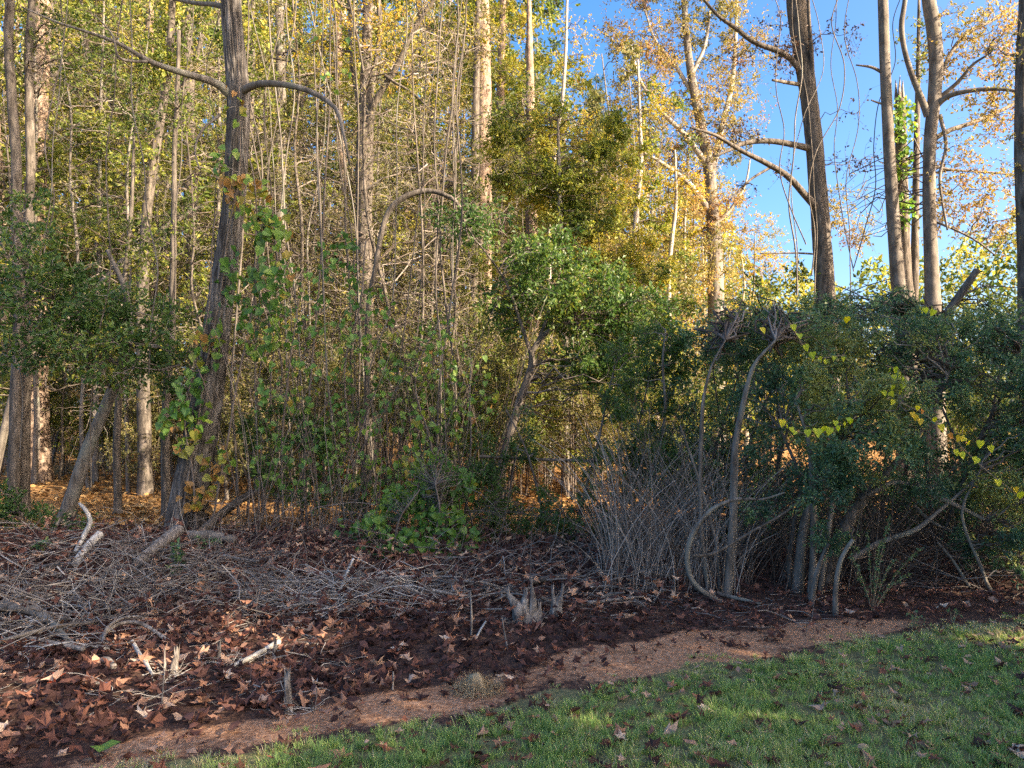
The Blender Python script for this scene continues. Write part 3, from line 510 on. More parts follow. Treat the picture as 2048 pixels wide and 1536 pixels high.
kp_small = [proto('woodland_tree', 'tree', 11, .11, b, blob_col(3, 11, 2.0, 1.6, 9, .6), n2=90, n3=900, lpt=9, lsize=.11, leafm=m, tclump=.5, trange=tr, r2=.025, r3=.006) for b, m, tr in (('grey', 'gold', (.1, .9)), ('pale', 'olive', (.3, 1)))]
scatter(kp_small, [(1090, 30), (1180, 32), (1240, 28), (1310, 33), (1370, 30), (1430, 36), (1490, 34), (1150, 25), (1290, 24), (1360, 25)], 'low rounded tree with gold and brown leaves behind the evergreen', 'low trees behind the evergreen', .75, 1.0)
def shrub_proto(name, h, wd, m, tr, **kw):
    root = bpy.data.objects.new(name, None); col.objects.link(root); root['category'] = 'shrub'; P0 = []
    for i in range(6):
        a = U(0, 6.28); l = U(.2, .6) * wd; P = np.array([[math.cos(a) * .08, math.sin(a) * .08, -.05, .018], [math.cos(a) * l * .4, math.sin(a) * l * .4, h * .4, .013], [math.cos(a) * l, math.sin(a) * l, h * .8, .005]])
        mb = MB(); T, _ = trunk_mesh(mb, P, 10, 6, .05); mb.build('stem', M['twig'], root); P0.append(T)
    bl = [(U(-.5, .5) * wd, U(-.5, .5) * wd, U(.35, .9) * h, wd * .4, wd * .4, h * .2) for _ in range(8)]
    a = dict(n2=50, n3=600, lpt=10, lsize=.065, leafm=m, trange=tr, tclump=.4, r2=.008, r3=.003); a.update(kw)
    crown_parts(root, np.concatenate(P0), bl, name='foliage', **a); return root
und = [shrub_proto('understory_shrub', 3.2, 1.7, m, tr) for m, tr in (('ygreen', (.2, 1.05)), ('ygreen', (.0, .8)), ('olive', (.2, 1)))]
scatter(und, spots(13, -60, 520, 16, 27) + spots(30, 520, 1330, 13, 24) + spots(10, 1350, 2300, 13, 20), 'sunlit understory shrub with small yellow green leaves under the trees', 'understory shrubs under the trees', .6, 1.25)
# far pines
def pine(label, px, top, Y, h, wpx):
    x = (px - 1024) / FPX * Y; ztop = W(px, top, Y)[2]; root = thing('pine_tree', label, 'tree', (x, Y, float(gz(x, Y))), 'pines rising over the wood')
    kp = np.array([[x, Y, -.1, .25], [x, Y, ztop * .5, .18], [x, Y, ztop, .02]]); mb = MB(); T, _ = trunk_mesh(mb, kp, 30, 8); mb.build('trunk', M['pine'], root)
    wr = wpx / FPX * Y; bl = [(x + U(-.25, .25) * wr * (i / 9), Y + U(-.25, .25) * wr, ztop - h * (i + .3) / 10, wr * (.12 + .1 * i), wr * (.12 + .1 * i), h * .09) for i in range(10)]
    crown_parts(root, T[8:], bl, n2=130, n3=900, lpt=6, lsize=.34, leafm='needle', tmpl=TUFT, r2=.03, r3=.008, flat=.2, lift=.05, droop=0, tclump=.5)
pine('blue green pine crown standing highest over the middle of the wood', 1075, 70, 36, 13, 100)
pine('small blue green pine top poking up right of the highest pine', 1195, 150, 40, 9, 60)
pine('blue green pine half hidden behind the tall sunlit trunk', 1010, 20, 40, 14, 80)
# far woods as one mass
def far_woods():
    prof = lambda px: np.interp(px, [-500, 700, 900, 1050, 1150, 1220, 1300, 1450, 1530, 1620, 1700, 1780, 1850, 1950, 2048, 2500], [-260, -200, -60, 120, 230, 260, 290, 430, 520, 570, 555, 548, 530, 470, 430, 330])
    n = 120000; px = U(-500, 2500, n); Y = U(40, 66, n); x = (px - 1024) / FPX * Y
    top = CAMH + (830 - prof(px) - 40 * (n2(px, px * 0, .02) - .5) * 2) / FPX * Y; z = top * RNG.random(n) ** .8
    p = np.stack([x, Y, z], -1); keep = noise3(p, .32) + .35 * noise3(p, .9) + .25 * (1 - z / np.maximum(top, 1)) > .66; p = p[keep]
    lb = MB(); leaves(lb, RHOMB, p, RNG.normal(0, 1, p.shape), RNG.normal(0, .5, p.shape) + [0, 0, .5], U(.2, .5, len(p)), np.clip(.5 + (noise3(p, .2) - .5) * 1.8 + RNG.normal(0, .15, len(p)), 0, 1))
    o = lb.build('far_woods_foliage', M['ygreen'], smooth=False); tag(o, 'far off mass of yellow green treetops closing the view', 'woods', kind='stuff')
    m = 170; px = U(-450, 1500, m); Y = U(40, 62, m); x = (px - 1024) / FPX * Y; zt = CAMH + (830 - prof(px)) / FPX * Y * .95; s = np.linspace(0, 1, 6)[None]
    P = np.stack([x[:, None] + RNG.normal(0, .15, (m, 6)), Y[:, None] + 0 * s, s * zt[:, None]], -1); mb = MB(); tubes(mb, P, U(.07, .2, m)[:, None] * (1 - .7 * s), 6, U(.3, 1, m))
    o = mb.build('far_woods_trunks', M['tan_twig']); tag(o, 'far off crowd of thin trunks in the depth of the wood', 'woods', kind='stuff')
far_woods()
# big evergreens that shade the yard, to the right of the view
for (x, y, r, h, lab) in ((11.8, 5.8, 2.0, 7.5, 'low dense evergreen shading the yard, the short one nearest the wood'), (11.4, 2.4, 1.9, 11.5, 'middling dense evergreen shading the yard beside the short one'), (11, -.1, 2.6, 20, 'tall dense evergreen shading the yard, the tallest of the row'), (11, -4.9, 3.0, 17, 'tall dense evergreen shading the yard, farthest from the wood')):
    bl = []
    for z in np.arange(5.4 if h == 11.5 else 1.2, h, 1.5): bl.append((x + U(-.2, .2), y + U(-.2, .2), z, r * (1 - .35 * z / h), r * (1 - .35 * z / h), 1.1))
    tree('shade_tree', lab, 'tree', [[x, y, -.1, .3], [x, y, h * .5, .2], [x, y, h, .04]], 'dark', (), bl, group='evergreens along the side of the yard', up_from=.05, n2=160, n3=int(140 * h), lpt=9, lsize=.29, leafm='green', r2=.03, r3=.008, clump=.5)
# ------------------------------------------------------------------ vines and leaves one can tell apart
def leaf_variants(tmpls, mat, name, ts):
    out = []
    for i, t in enumerate(ts):
        V, T = tmpls[i % len(tmpls)]; mb = MB(); mb.add(V, None, T, None, float(t)); out.append(mb.mesh(name, mat, smooth=False))
    return out
def leaf_objs(name, meshes, pos, ax, no, size, parent=None, which=None):
    A, Vv, N = frame(np.asarray(ax, float), np.asarray(no, float)); res = []
    off = np.array(parent.location) if parent else np.zeros(3)
    for i in range(len(pos)):
        o = bpy.data.objects.new(name, meshes[int(which[i]) if which is not None else int(RNG.integers(len(meshes)))]); col.objects.link(o)
        m = Matrix(((A[i, 0], Vv[i, 0], N[i, 0], 0), (A[i, 1], Vv[i, 1], N[i, 1], 0), (A[i, 2], Vv[i, 2], N[i, 2], 0), (0, 0, 0, 1)))
        o.matrix_basis = Matrix.Translation([float(v) for v in pos[i] - off]) @ m @ Matrix.Scale(float(np.broadcast_to(size, (len(pos),))[i]), 4); o.parent = parent; res.append(o)
    return res
HM = leaf_variants([HEART], M['heart'], 'heart_leaf', np.linspace(0, 1, 14))
def hang(n): return RNG.normal(0, .55, (n, 3)) + [0, -.15, -.75], RNG.normal(0, .45, (n, 3)) + [0, -.75, .45]
def heart_vine(name, label, loc, blobs, nind, nstuff, size, tr, stems, twigm='twig', cat='vine', up=.5):
    root = thing(name, label, cat, loc)
    P0 = []
    for s in stems:
        mb = MB(); T, _ = trunk_mesh(mb, s, 40, 6, .1, 0, 1, .12); mb.build('stem', M[twigm], root); P0.append(T)
    P0 = np.concatenate(P0)
    p = sample_blobs(blobs, nind + nstuff, .3)
    Pb, _, _ = connect(P0, p, 5, .05, .1, up); sel = RNG.choice(len(p), min(len(p), 500), False)
    mb = MB(); tubes(mb, Pb[sel], .0028 * np.ones((len(sel), 5)), 3, U(.2, .8, len(sel))); mb.build('tendrils', M[twigm], root, kind='stuff')
    t = np.clip(tr[0] + (tr[1] - tr[0]) * (.5 + (noise3(p, 1.6) - .5) * 1.3 + RNG.normal(0, .22, len(p))), 0, 1); a, no = hang(len(p)); sz = size * U(.6, 1.2, len(p))
    front = np.argsort(p[:, 1]); ii = front[:nind]; jj = front[nind:]
    leaf_objs('leaf', HM, p[ii], a[ii], no[ii], sz[ii], root, np.round(t[ii] * 13))
    if len(jj): lb = MB(); leaves(lb, HEART, p[jj], a[jj], no[jj], sz[jj], t[jj]); lb.build('foliage', M['heart'], root, kind='stuff', smooth=False)
    return root
g = G(372, 1085)
heart_vine('climbing_vine', 'vine with broad heart shaped green and amber leaves climbing the furrowed trunk', g,
    [PB(500, 400, 9.45, 50, 55, .2), PB(455, 330, 9.45, 35, 40, .15), PB(545, 520, 9.4, 45, 90, .35, .8), PB(412, 680, 9.4, 40, 60, .18), PB(470, 560, 9.4, 40, 70, .2), PB(385, 800, 9.4, 40, 70, .2), PB(425, 930, 9.4, 40, 60, .2), PB(390, 1000, 9.4, 35, 35, .2), PB(468, 210, 9.45, 25, 70, .1, .7), PB(540, 440, 9.4, 40, 30, .25), PB(360, 850, 9.4, 40, 60, .25), PB(520, 660, 9.4, 40, 60, .3)], 300, 260, .105, (.1, 1.05),
    [pxpath([(360, 1080, 5), (372, 980, 5), (395, 850, 4), (420, 700, 4), (450, 540, 4), (472, 380, 4), (478, 200, 3), (470, 40, 2)], 9.5), pxpath([(420, 1085, 4), (440, 950, 4), (470, 800, 4), (500, 650, 4), (520, 500, 4), (510, 380, 3), (490, 300, 2)], 9.4), pxpath([(395, 1085, 4), (385, 950, 4), (370, 840, 3), (385, 760, 3), (415, 640, 3), (440, 420, 2)], 9.4)])
def vine_px(pts, Y): return pxpath(pts, Y)
heart_vine('thicket_vine', 'tangle of heart leaved vine hanging through the stems right of the furrowed trunk', G(650, 1090),
    [PB(600, 620, 9.8, 60, 90, .5), PB(660, 720, 9.8, 80, 90, .5), PB(570, 800, 9.6, 60, 90, .5), PB(740, 640, 10, 70, 70, .5), PB(700, 870, 9.8, 80, 70, .5), PB(620, 930, 9.6, 70, 60, .5), PB(800, 760, 10, 70, 70, .5), PB(880, 700, 10.2, 60, 70, .5), PB(760, 960, 9.6, 70, 50, .4), PB(860, 860, 10, 70, 60, .5), PB(680, 520, 10, 60, 60, .4), PB(940, 780, 10.2, 60, 80, .5), PB(660, 120, 9.4, 60, 90, .3, .25), PB(540, 920, 9.6, 40, 60, .4)], 300, 800, .08, (.0, .8),
    [pxpath([(620, 1100, 5), (610, 950, 5), (625, 750, 4), (640, 550, 4), (655, 300, 4), (665, 60, 3), (660, -60, 3)], 9.8), pxpath([(720, 1090, 5), (705, 920, 5), (690, 740, 4), (720, 600, 4), (735, 480, 3)], 9.9), pxpath([(850, 1060, 5), (860, 900, 4), (830, 760, 4), (880, 640, 3)], 10), pxpath([(570, 1090, 5), (565, 900, 4), (580, 760, 4), (600, 600, 3)], 9.6), pxpath([(930, 1040, 4), (940, 860, 4), (950, 720, 3)], 10.2)])
heart_vine('vine_mound', 'low mound of fresh green heart shaped leaves behind the grey stick pile', G(830, 1165),
    [PB(820, 1090, 8.2, 55, 35, .35), PB(770, 1120, 8.0, 40, 30, .3), PB(880, 1040, 8.6, 55, 35, .35), PB(890, 1120, 8.2, 40, 35, .3), PB(750, 1060, 8.4, 35, 40, .3), PB(840, 990, 8.9, 60, 30, .3), PB(725, 1110, 8, 25, 22, .2, .6), PB(810, 1150, 7.9, 45, 18, .2), PB(910, 970, 9, 45, 40, .3), PB(790, 1010, 8.8, 40, 30, .3), PB(930, 1080, 8.5, 30, 40, .25, .7), PB(850, 930, 9.2, 60, 30, .3, .7), PB(700, 1060, 8.5, 30, 30, .2, .5), PB(870, 1150, 8, 40, 15, .2, .7)], 300, 1300, .075, (.1, .95),
    [pxpath([(800, 1170, 5), (790, 1110, 4), (800, 1040, 4), (840, 980, 3)], 8.3), pxpath([(840, 1170, 5), (860, 1100, 4), (880, 1030, 4), (870, 970, 3)], 8.4), pxpath([(815, 1170, 5), (770, 1110, 4), (740, 1070, 3)], 8.2)])
# hanging bare vines
for i in range(36):
    px = U(490, 900) if i < 22 else (U(1560, 1760) if i < 30 else U(0, 420)); Y = U(9.6, 12.2) if i < 22 else (U(12.6, 13.6) if i < 30 else U(9.5, 12)); wd = U(2, 4.6) if i < 22 else U(1.6, 3)
    lean = U(-60, 60); bot = U(980, 1080) if i < 22 else (U(480, 640) if i < 30 else U(700, 1000)); m = 9
    f = np.linspace(0, 1, m); pp = px + lean * f + np.cumsum(RNG.normal(0, 16, m)); py = bot + (-120 - bot) * f
    kp = pxpath([(a, b, wd * (1.15 - .4 * c)) for a, b, c in zip(pp, py, f)], Y)
    if i < 22: kp[0, 2] = float(gz(kp[0, 0], kp[0, 1])) - .03
    mb = MB(); trunk_mesh(mb, kp - np.array([*kp[0, :3], 0]), 60, 6, .12, 0, 1, .10)
    o = mb.build('hanging_vine', M['dark' if i % 3 else 'grey']); o.location = kp[0, :3]  # mostly dark bark, standing in for shade the upper vines lack
    if i < 22: tag(o, 'bare woody vine hanging down through the thicket beside the furrowed trunk', 'vine', 'bare vines in the thicket')
    elif i < 30: tag(o, 'thin bare vine dangling against the sky near the vine hung trunk', 'vine', 'vines dangling against the sky')
    else: tag(o, 'thin bare vine strung among the trunks around the thick pine', 'vine', 'vines around the pine')
# ------------------------------------------------------------------ privet thicket on the right
def privet():
    root = thing('privet_shrub', 'large arching privet with many stems and small dark green leaves beside the lawn', 'shrub', G(1620, 1195))
    stems = [([(1455, 1192, 28), (1462, 1100, 24), (1468, 1000, 22), (1470, 900, 19), (1488, 800, 16), (1508, 730, 12), (1550, 680, 7)], 6.75, 'grey'), ([(1418, 1192, 14), (1404, 1080, 12), (1400, 980, 12), (1403, 860, 12), (1408, 790, 10), (1424, 730, 7), (1450, 680, 4)], 6.9, 'grey'), ([(1440, 1190, 10), (1432, 1090, 9), (1412, 1010, 9), (1388, 930, 7), (1360, 850, 5)], 6.9, 'grey'),
        ([(1460, 1205, 14), (1420, 1192, 15), (1384, 1160, 15), (1374, 1110, 15), (1390, 1060, 14), (1425, 1018, 12), (1475, 998, 10), (1525, 998, 7), (1570, 985, 4)], 6.6, 'grey'), ([(1385, 1112, 9), (1430, 1105, 9), (1500, 1065, 8), (1570, 1025, 6), (1620, 985, 4)], 6.6, 'dark'),
        ([(1596, 1195, 34), (1600, 1130, 30), (1606, 1070, 26), (1618, 1010, 22), (1640, 940, 16), (1690, 860, 9)], 6.9, 'grey'), ([(1622, 1192, 22), (1627, 1120, 20), (1628, 1040, 19), (1624, 950, 15), (1616, 880, 11), (1590, 800, 6)], 6.7, 'grey'), ([(1655, 1190, 44), (1664, 1130, 40), (1690, 1060, 36), (1735, 990, 28), (1800, 920, 20), (1860, 830, 13), (1900, 740, 8)], 7.1, 'dark'),
        ([(1620, 1203, 15), (1634, 1150, 14), (1650, 1105, 13), (1660, 1088, 13)], 6.5, 'grey'), ([(1672, 1232, 17), (1672, 1180, 14), (1680, 1130, 13), (1695, 1098, 12), (1708, 1080, 12)], 6.2, 'grey'), ([(1640, 1185, 16), (1655, 1080, 15), (1668, 990, 13), (1674, 930, 10), (1700, 850, 6)], 6.8, 'grey'), ([(1585, 1195, 20), (1580, 1120, 16), (1590, 1050, 14), (1600, 960, 11), (1560, 860, 7)], 7.0, 'dark'),
        ([(1700, 1120, 20), (1760, 1085, 17), (1830, 1060, 15), (1880, 1020, 10), (1950, 960, 6)], 7.0, 'grey'), ([(1720, 1000, 14), (1790, 965, 15), (1850, 985, 15), (1910, 1010, 13), (1970, 1040, 9)], 7.0, 'grey'), ([(1830, 1010, 10), (1860, 1040, 10), (1900, 1060, 9), (1960, 1080, 6)], 7.4, 'grey'),
        ([(1995, 1200, 12), (1975, 1170, 11), (1960, 1130, 10), (1930, 1060, 9), (1925, 1010, 7), (1960, 940, 5)], 6.9, 'grey'), ([(1940, 1175, 8), (1905, 1120, 8), (1875, 1085, 7)], 7.0, 'grey'), ([(1850, 690, 26), (1890, 632, 24), (1925, 582, 22), (1952, 540, 18)], 8.3, 'dark'), ([(1860, 1150, 8), (1950, 900, 12), (2010, 780, 9), (2040, 700, 5)], 7.6, 'dark')]
    P0 = []
    for kp, Y, b in stems:
        w_ = pxpath(kp, Y); w_[:, 3] *= .68
        if kp[0][1] > 1175: w_[0, 2] = float(gz(w_[0, 0], w_[0, 1])) - .03
        mb = MB(); T, _ = trunk_mesh(mb, w_, 44, 12, .12, .05, 1.2, .05); mb.build('stem', M[b], root); P0.append(T[12:])
    bl = [PB(1560, 800, 7.1, 95, 70, .5), PB(1680, 790, 6.9, 115, 75, .6), PB(1780, 850, 6.7, 95, 60, .5), PB(1600, 900, 6.8, 95, 50, .5), PB(1730, 920, 6.6, 110, 36, .5), PB(1640, 975, 6.6, 85, 34, .4), PB(1850, 770, 7.1, 95, 75, .6), PB(1950, 700, 7.5, 95, 80, .7), PB(2020, 850, 7.2, 75, 120, .6), PB(1750, 680, 7.6, 130, 60, .8), PB(1620, 690, 7.8, 130, 55, .8), PB(1500, 680, 8.2, 110, 60, .8), PB(1900, 665, 8.1, 110, 40, .7), PB(1600, 630, 8.6, 110, 34, .7), PB(1720, 625, 8.8, 110, 30, .7), PB(2000, 1070, 7.0, 70, 80, .5), PB(1970, 980, 7.1, 60, 50, .5), PB(2040, 650, 8.2, 70, 70, .7), PB(1530, 1010, 6.8, 70, 30, .4, .7), PB(1670, 1065, 6.5, 45, 26, .25), PB(2110, 900, 7.3, 90, 180, .7), PB(1830, 965, 6.8, 80, 22, .4, .7)]
    crown_parts(root, np.concatenate(P0), bl, n2=520, n3=7200, lpt=13, lsize=.042, leafm='privet', twigm='twig', tmpl=NARROW, r2=.010, r3=.0024, clump=.19, tclump=.9, trange=(-.1, 1.05), lift=.16, name='foliage')
privet()
def privet_back():
    root = thing('privet_shrub', 'privet with added foliage blocking light behind the big arching privet', 'shrub', (4.2, 9.8, 0)); P0 = []
    for i in range(16):
        x = U(1.8, 7.0); y = U(9, 10.5); mb = MB(); T, _ = trunk_mesh(mb, [[x, y, -.05, .03], [x + U(-.2, .2), y + U(-.2, .2), 1.0, .022], [x + U(-.6, .6), y + U(-.3, .3), 2.2, .008]], 16, 6, .08); mb.build('stem', M['dark'], root); P0.append(T[3:])
    bl = [PB(1380, 760, 9.2, 100, 90, .6), PB(1330, 900, 9.2, 100, 100, .6), PB(1450, 900, 9.6, 110, 120, .6), PB(1600, 950, 9.8, 130, 130, .6), PB(1780, 950, 9.8, 140, 130, .6), PB(1950, 950, 9.8, 140, 140, .6), PB(1440, 680, 9.2, 110, 40, .7), PB(1500, 1060, 9.6, 150, 60, .5), PB(1750, 1080, 9.6, 170, 60, .5), PB(1980, 1080, 9.6, 120, 60, .5), PB(1420, 1000, 10.4, 110, 90, .5, 1.6), PB(1600, 1010, 10.4, 130, 80, .5, 1.6), PB(1800, 1010, 10.4, 150, 80, .5, 1.6), PB(2000, 1010, 10.4, 140, 80, .5, 1.6), PB(1330, 1010, 10.2, 70, 70, .5, 1.4), PB(1550, 780, 9.8, 150, 90, .6), PB(1800, 770, 9.8, 180, 90, .6), PB(2040, 790, 9.8, 120, 100, .6)]  # rear and low blobs added as backing so light does not leak through
    crown_parts(root, np.concatenate(P0), bl, n2=300, n3=4300, lpt=10, lsize=.06, leafm='privet', twigm='twig', r2=.010, r3=.003, clump=.3, tclump=.4, name='foliage')
privet_back()
def mid_shrub(name, label, loc_px, stems, bl, **kw):
    root = thing(name, label, 'shrub', G(*loc_px)); P0 = []
    for kp, Y, b in stems:
        mb = MB(); T, _ = trunk_mesh(mb, pxpath(kp, Y), 24, 7, .1, 0, 1, .06); mb.build('stem', M[b], root); P0.append(T[5:])
    a = dict(n2=160, n3=1900, lpt=10, lsize=.045, leafm='green', twigm='twig', r2=.008, r3=.0026, clump=.25, tclump=.4, name='foliage'); a.update(kw)
    crown_parts(root, np.concatenate(P0), bl, **a)
mid_shrub('thicket_shrub', 'dense small leaved shrub filling the gap left of the arching privet', (1180, 1090),
    [([(1150, 1100, 7), (1170, 980, 6), (1200, 860, 5), (1230, 740, 3)], 9.3, 'dark'), ([(1260, 1110, 8), (1250, 1000, 7), (1270, 880, 5), (1300, 760, 3)], 9.2, 'dark'), ([(1100, 1095, 6), (1080, 1000, 5), (1050, 900, 4), (1010, 820, 3)], 9.5, 'dark'), ([(1320, 1110, 8), (1310, 950, 7), (1330, 830, 6), (1325, 730, 5), (1330, 660, 3)], 8.8, 'grey'), ([(980, 1090, 6), (990, 1000, 5), (960, 920, 3)], 9.6, 'dark')],
    [PB(1280, 820, 9, 80, 90, .5), PB(1230, 950, 9.2, 80, 70, .5), PB(1150, 1030, 9.3, 90, 50, .5), PB(1300, 700, 9.2, 80, 70, .5), PB(1050, 1030, 9.5, 80, 50, .4), PB(970, 980, 9.6, 60, 60, .4), PB(1240, 1060, 9, 80, 40, .4), PB(1010, 870, 9.8, 60, 80, .4, .5), PB(1340, 920, 8.7, 60, 70, .4), PB(940, 1060, 9.2, 60, 50, .4)], trange=(0, .9))
mid_shrub('thicket_shrub', 'low dark green shrub at the foot of the thin dark trunks', (70, 1075),
    [([(60, 1075, 5), (50, 1040, 4), (30, 1000, 3)], 9.6, 'dark'), ([(110, 1075, 5), (120, 1040, 4), (140, 1010, 3)], 9.4, 'dark')], [PB(40, 1035, 9.5, 70, 28, .4), PB(130, 1050, 9.3, 50, 20, .3), PB(0, 1000, 9.6, 50, 40, .4)], n2=40, n3=320)
mid_shrub('thicket_shrub', 'dark green shrub among the bare stems behind the vine mound', (640, 1080),
    [([(640, 1080, 5), (650, 960, 4), (640, 860, 3)], 9.9, 'dark'), ([(560, 1075, 5), (550, 960, 4), (520, 860, 3)], 10.2, 'dark'), ([(860, 1060, 5), (880, 940, 4), (900, 840, 3)], 10.4, 'dark')], [PB(640, 880, 10, 80, 60, .4), PB(540, 860, 10.2, 60, 60, .4), PB(880, 920, 10.4, 80, 70, .4), PB(700, 980, 10, 100, 40, .4), PB(960, 980, 10.2, 70, 60, .4), PB(560, 960, 10, 60, 50, .4)], n2=90, n3=700, lsize=.055)
# --- yellow heart leaves strung over the privet
YM = leaf_variants([HEART], M['yellow'], 'yellow_leaf', [0, .1, .2, .35, .5, .7, 1.0])
def strand(label, pts, leavespx, Y):
    root = thing('yellow_vine', label, 'vine', G(1660, 1195)); kp = pxpath([(a, b, 2.2) for a, b in pts], Y); mb = MB(); trunk_mesh(mb, kp, 30, 5, .05); mb.build('stem', M['tan_twig'], root)
    p = np.array([W(a, b, Y - .04) for a, b, s, c in leavespx]); n = len(p)
    leaf_objs('leaf', YM, p, RNG.normal(0, .3, (n, 3)) + [0, -.1, -.9], RNG.normal(0, .3, (n, 3)) + [0, -.9, .4], np.array([s / FPX * Y * 1.05 for a, b, s, c in leavespx]), root, [c for a, b, s, c in leavespx])
strand('string of lime yellow heart leaves sagging across the middle of the privet', [(1555, 840), (1590, 862), (1640, 866), (1700, 842), (1712, 832)], [(1565, 840, 15, 4), (1573, 852, 11, 1), (1582, 855, 11, 1), (1590, 862, 11, 1), (1615, 860, 14, 0), (1634, 858, 19, 1), (1648, 853, 15, 1), (1660, 856, 16, 1), (1678, 852, 12, 0), (1671, 842, 11, 1), (1688, 845, 10, 2), (1700, 838, 12, 0), (1696, 836, 10, 0)], 6.1)
strand('string of yellow and orange heart leaves trailing down the right of the privet', [(1800, 805), (1850, 830), (1900, 870), (1960, 930), (2060, 1010)], [(1824, 825, 11, 5), (1836, 812, 10, 4), (1845, 820, 9, 6), (1830, 830, 12, 5), (1840, 838, 13, 5), (1868, 836, 11, 3), (1880, 850, 15, 4), (1898, 868, 12, 6), (1920, 872, 13, 5), (1930, 875, 13, 4), (1938, 880, 14, 3), (1962, 882, 15, 2), (1980, 892, 14, 2), (1910, 900, 13, 2), (1922, 905, 14, 2), (1948, 914, 12, 1), (1954, 916, 14, 2), (1995, 960, 14, 3), (2030, 975, 12, 5), (2040, 985, 15, 1)], 6.2)
strand('short spray of lime leaves hanging in the upper privet', [(1770, 730), (1795, 742), (1802, 770), (1800, 790)], [(1780, 736, 13, 0), (1790, 735, 13, 0), (1798, 745, 13, 0), (1803, 756, 13, 0), (1806, 766, 13, 0), (1788, 750, 11, 1), (1786, 770, 11, 1), (1766, 782, 12, 1), (1780, 784, 12, 1), (1800, 782, 10, 1), (1786, 800, 11, 3)], 6.4)
strand('string of yellow green heart leaves arching over the privet top', [(1580, 645), (1605, 690), (1635, 715), (1690, 710)], [(1585, 650, 14, 1), (1598, 668, 14, 0), (1610, 690, 14, 0), (1625, 705, 15, 0), (1638, 715, 12, 1), (1652, 720, 10, 2), (1668, 713, 9, 1), (1686, 714, 9, 2), (1523, 656, 14, 4), (1694, 634, 14, 4), (1840, 618, 14, 1), (1850, 616, 12, 1), (1868, 620, 13, 1), (1934, 712, 12, 4)], 6.9)
# --- sprig plant and little weeds
def sprig(label, px, py, tips, Yo=0, name='privet_seedling', size=.028):
    b = G(px, py); Y = b[1]; root = thing(name, label, 'plant', b); lb = MB()
    for (tx, ty) in tips:
        tp = W(tx, ty, Y + U(-.15, .1)); mid = b * .5 + tp * .5 + [0, 0, .05]; P = smooth_path([b - [0, 0, .02], mid, tp], 14); mb = MB(); tubes(mb, P, np.linspace(.004, .0015, 14), 5, .5); mb.build('stem', M['tan_twig'], root)
        m = max(8, int(np.linalg.norm(tp - b) / .018)); u = np.linspace(.2, 1, m) * 12.9; i = u.astype(int); p = P[i] + (P[i + 1] - P[i]) * (u - i)[:, None]; p = np.repeat(p, 2, 0); m *= 2
        leaves(lb, RHOMB, p, RNG.normal(0, .6, (m, 3)) + [0, 0, .35], RNG.normal(0, .4, (m, 3)) + [0, 0, .8], size * U(.6, 1.3, m), U(.3, .95, m))
    lb.build('leaves', M['privet'], root, kind='stuff', smooth=False)
sprig('upright privet seedling with tiny leaves on fanned shoots by the cavity', 1745, 1222, [(1780, 1030), (1845, 1095), (1700, 1110), (1760, 1080), (1820, 1150), (1790, 1120), (1735, 1060), (1715, 1150)])
sprig('small light green seedling at the lawn edge under the privet', 1830, 1258, [(1815, 1230), (1835, 1225), (1850, 1240), (1825, 1240)], size=.022)
sprig('tiny green seedling next to the lawn edge right of the sprig plant', 1905, 1250, [(1895, 1222), (1915, 1225), (1925, 1235)], size=.022)
sprig('clump of fresh green weed leaves in the twigs below the furrowed trunk', 352, 1160, [(345, 1100), (362, 1110), (340, 1140), (370, 1130), (355, 1085)], name='weed', size=.06)
sprig('green weed shoots beside the furrowed trunk foot', 400, 1110, [(395, 1075), (420, 1080), (440, 1085), (410, 1090)], name='weed', size=.05)
sprig('pair of green weed leaves on the leaf bank by the pale log', 85, 1112, [(80, 1090), (95, 1085), (70, 1095)], name='weed', size=.06)
# ------------------------------------------------------------------ lawn
def grass():
    m = 15000; cy_ = 2.7 + 4.9 * RNG.random(m) ** 1.1; cx = U(-1, 1, m) * (.70 * cy_ + .7); e = cy_ - lawn_edge(cx); cp = n2(cx, cy_, 4.5, 8)
    k = RNG.random(m) < sst(.16, -.25, e + .5 * (cp - .5)) * (.45 + .75 * cp); cx, cy_, cp, e = cx[k], cy_[k], cp[k], e[k]; q = np.repeat(np.arange(len(cx)), 26); n = len(q)
    th = U(.018, .060, len(cx)) * (.55 + .75 * cp) * (.35 + .65 * sst(.15, -.35, e)); tt = U(-.22, .22, len(cx))
    ra = np.abs(RNG.normal(0, .022, n)); a = U(0, 6.283, n); x = cx[q] + ra * np.cos(a); y = cy_[q] + ra * np.sin(a); e = e[q]; a = a + RNG.normal(0, .7, n)
    pat = n2(x, y, 1.4, 3) + tt[q]; z = gz(x, y) - .004; h = th[q] * U(.5, 1.25, n) + .006; ln = U(.3, 1.3, n) * h; wd = U(.0011, .0021, n) * (.6 + .16 * y)
    b = np.stack([x, y, z], -1); d = np.stack([np.cos(a), np.sin(a), 0 * a], -1); s = np.stack([-np.sin(a), np.cos(a), 0 * a], -1) * wd[:, None]
    m = b + d * (ln * .35)[:, None]; m[:, 2] += h * .65; tp = b + d * ln[:, None]; tp[:, 2] += h
    V = np.stack([b - s, b + s, m + s * .8, m - s * .8, tp], 1); f = np.arange(n)[:, None] * 5
    t = np.clip(.10 + .75 * pat + RNG.normal(0, .18, n) + .4 * (RNG.random(n) < .12) + .25 * sst(-.35, 0, e), 0, 1)
    mb = MB(); mb.add(V.reshape(-1, 3), (f + np.array([[0, 1, 2, 3]])), (f + np.array([[3, 2, 4]])), t, t)
    tag(mb.build('lawn_grass', M['grass'], smooth=False), 'short green lawn grass speckled with fallen leaves', 'grass', kind='stuff')
grass()
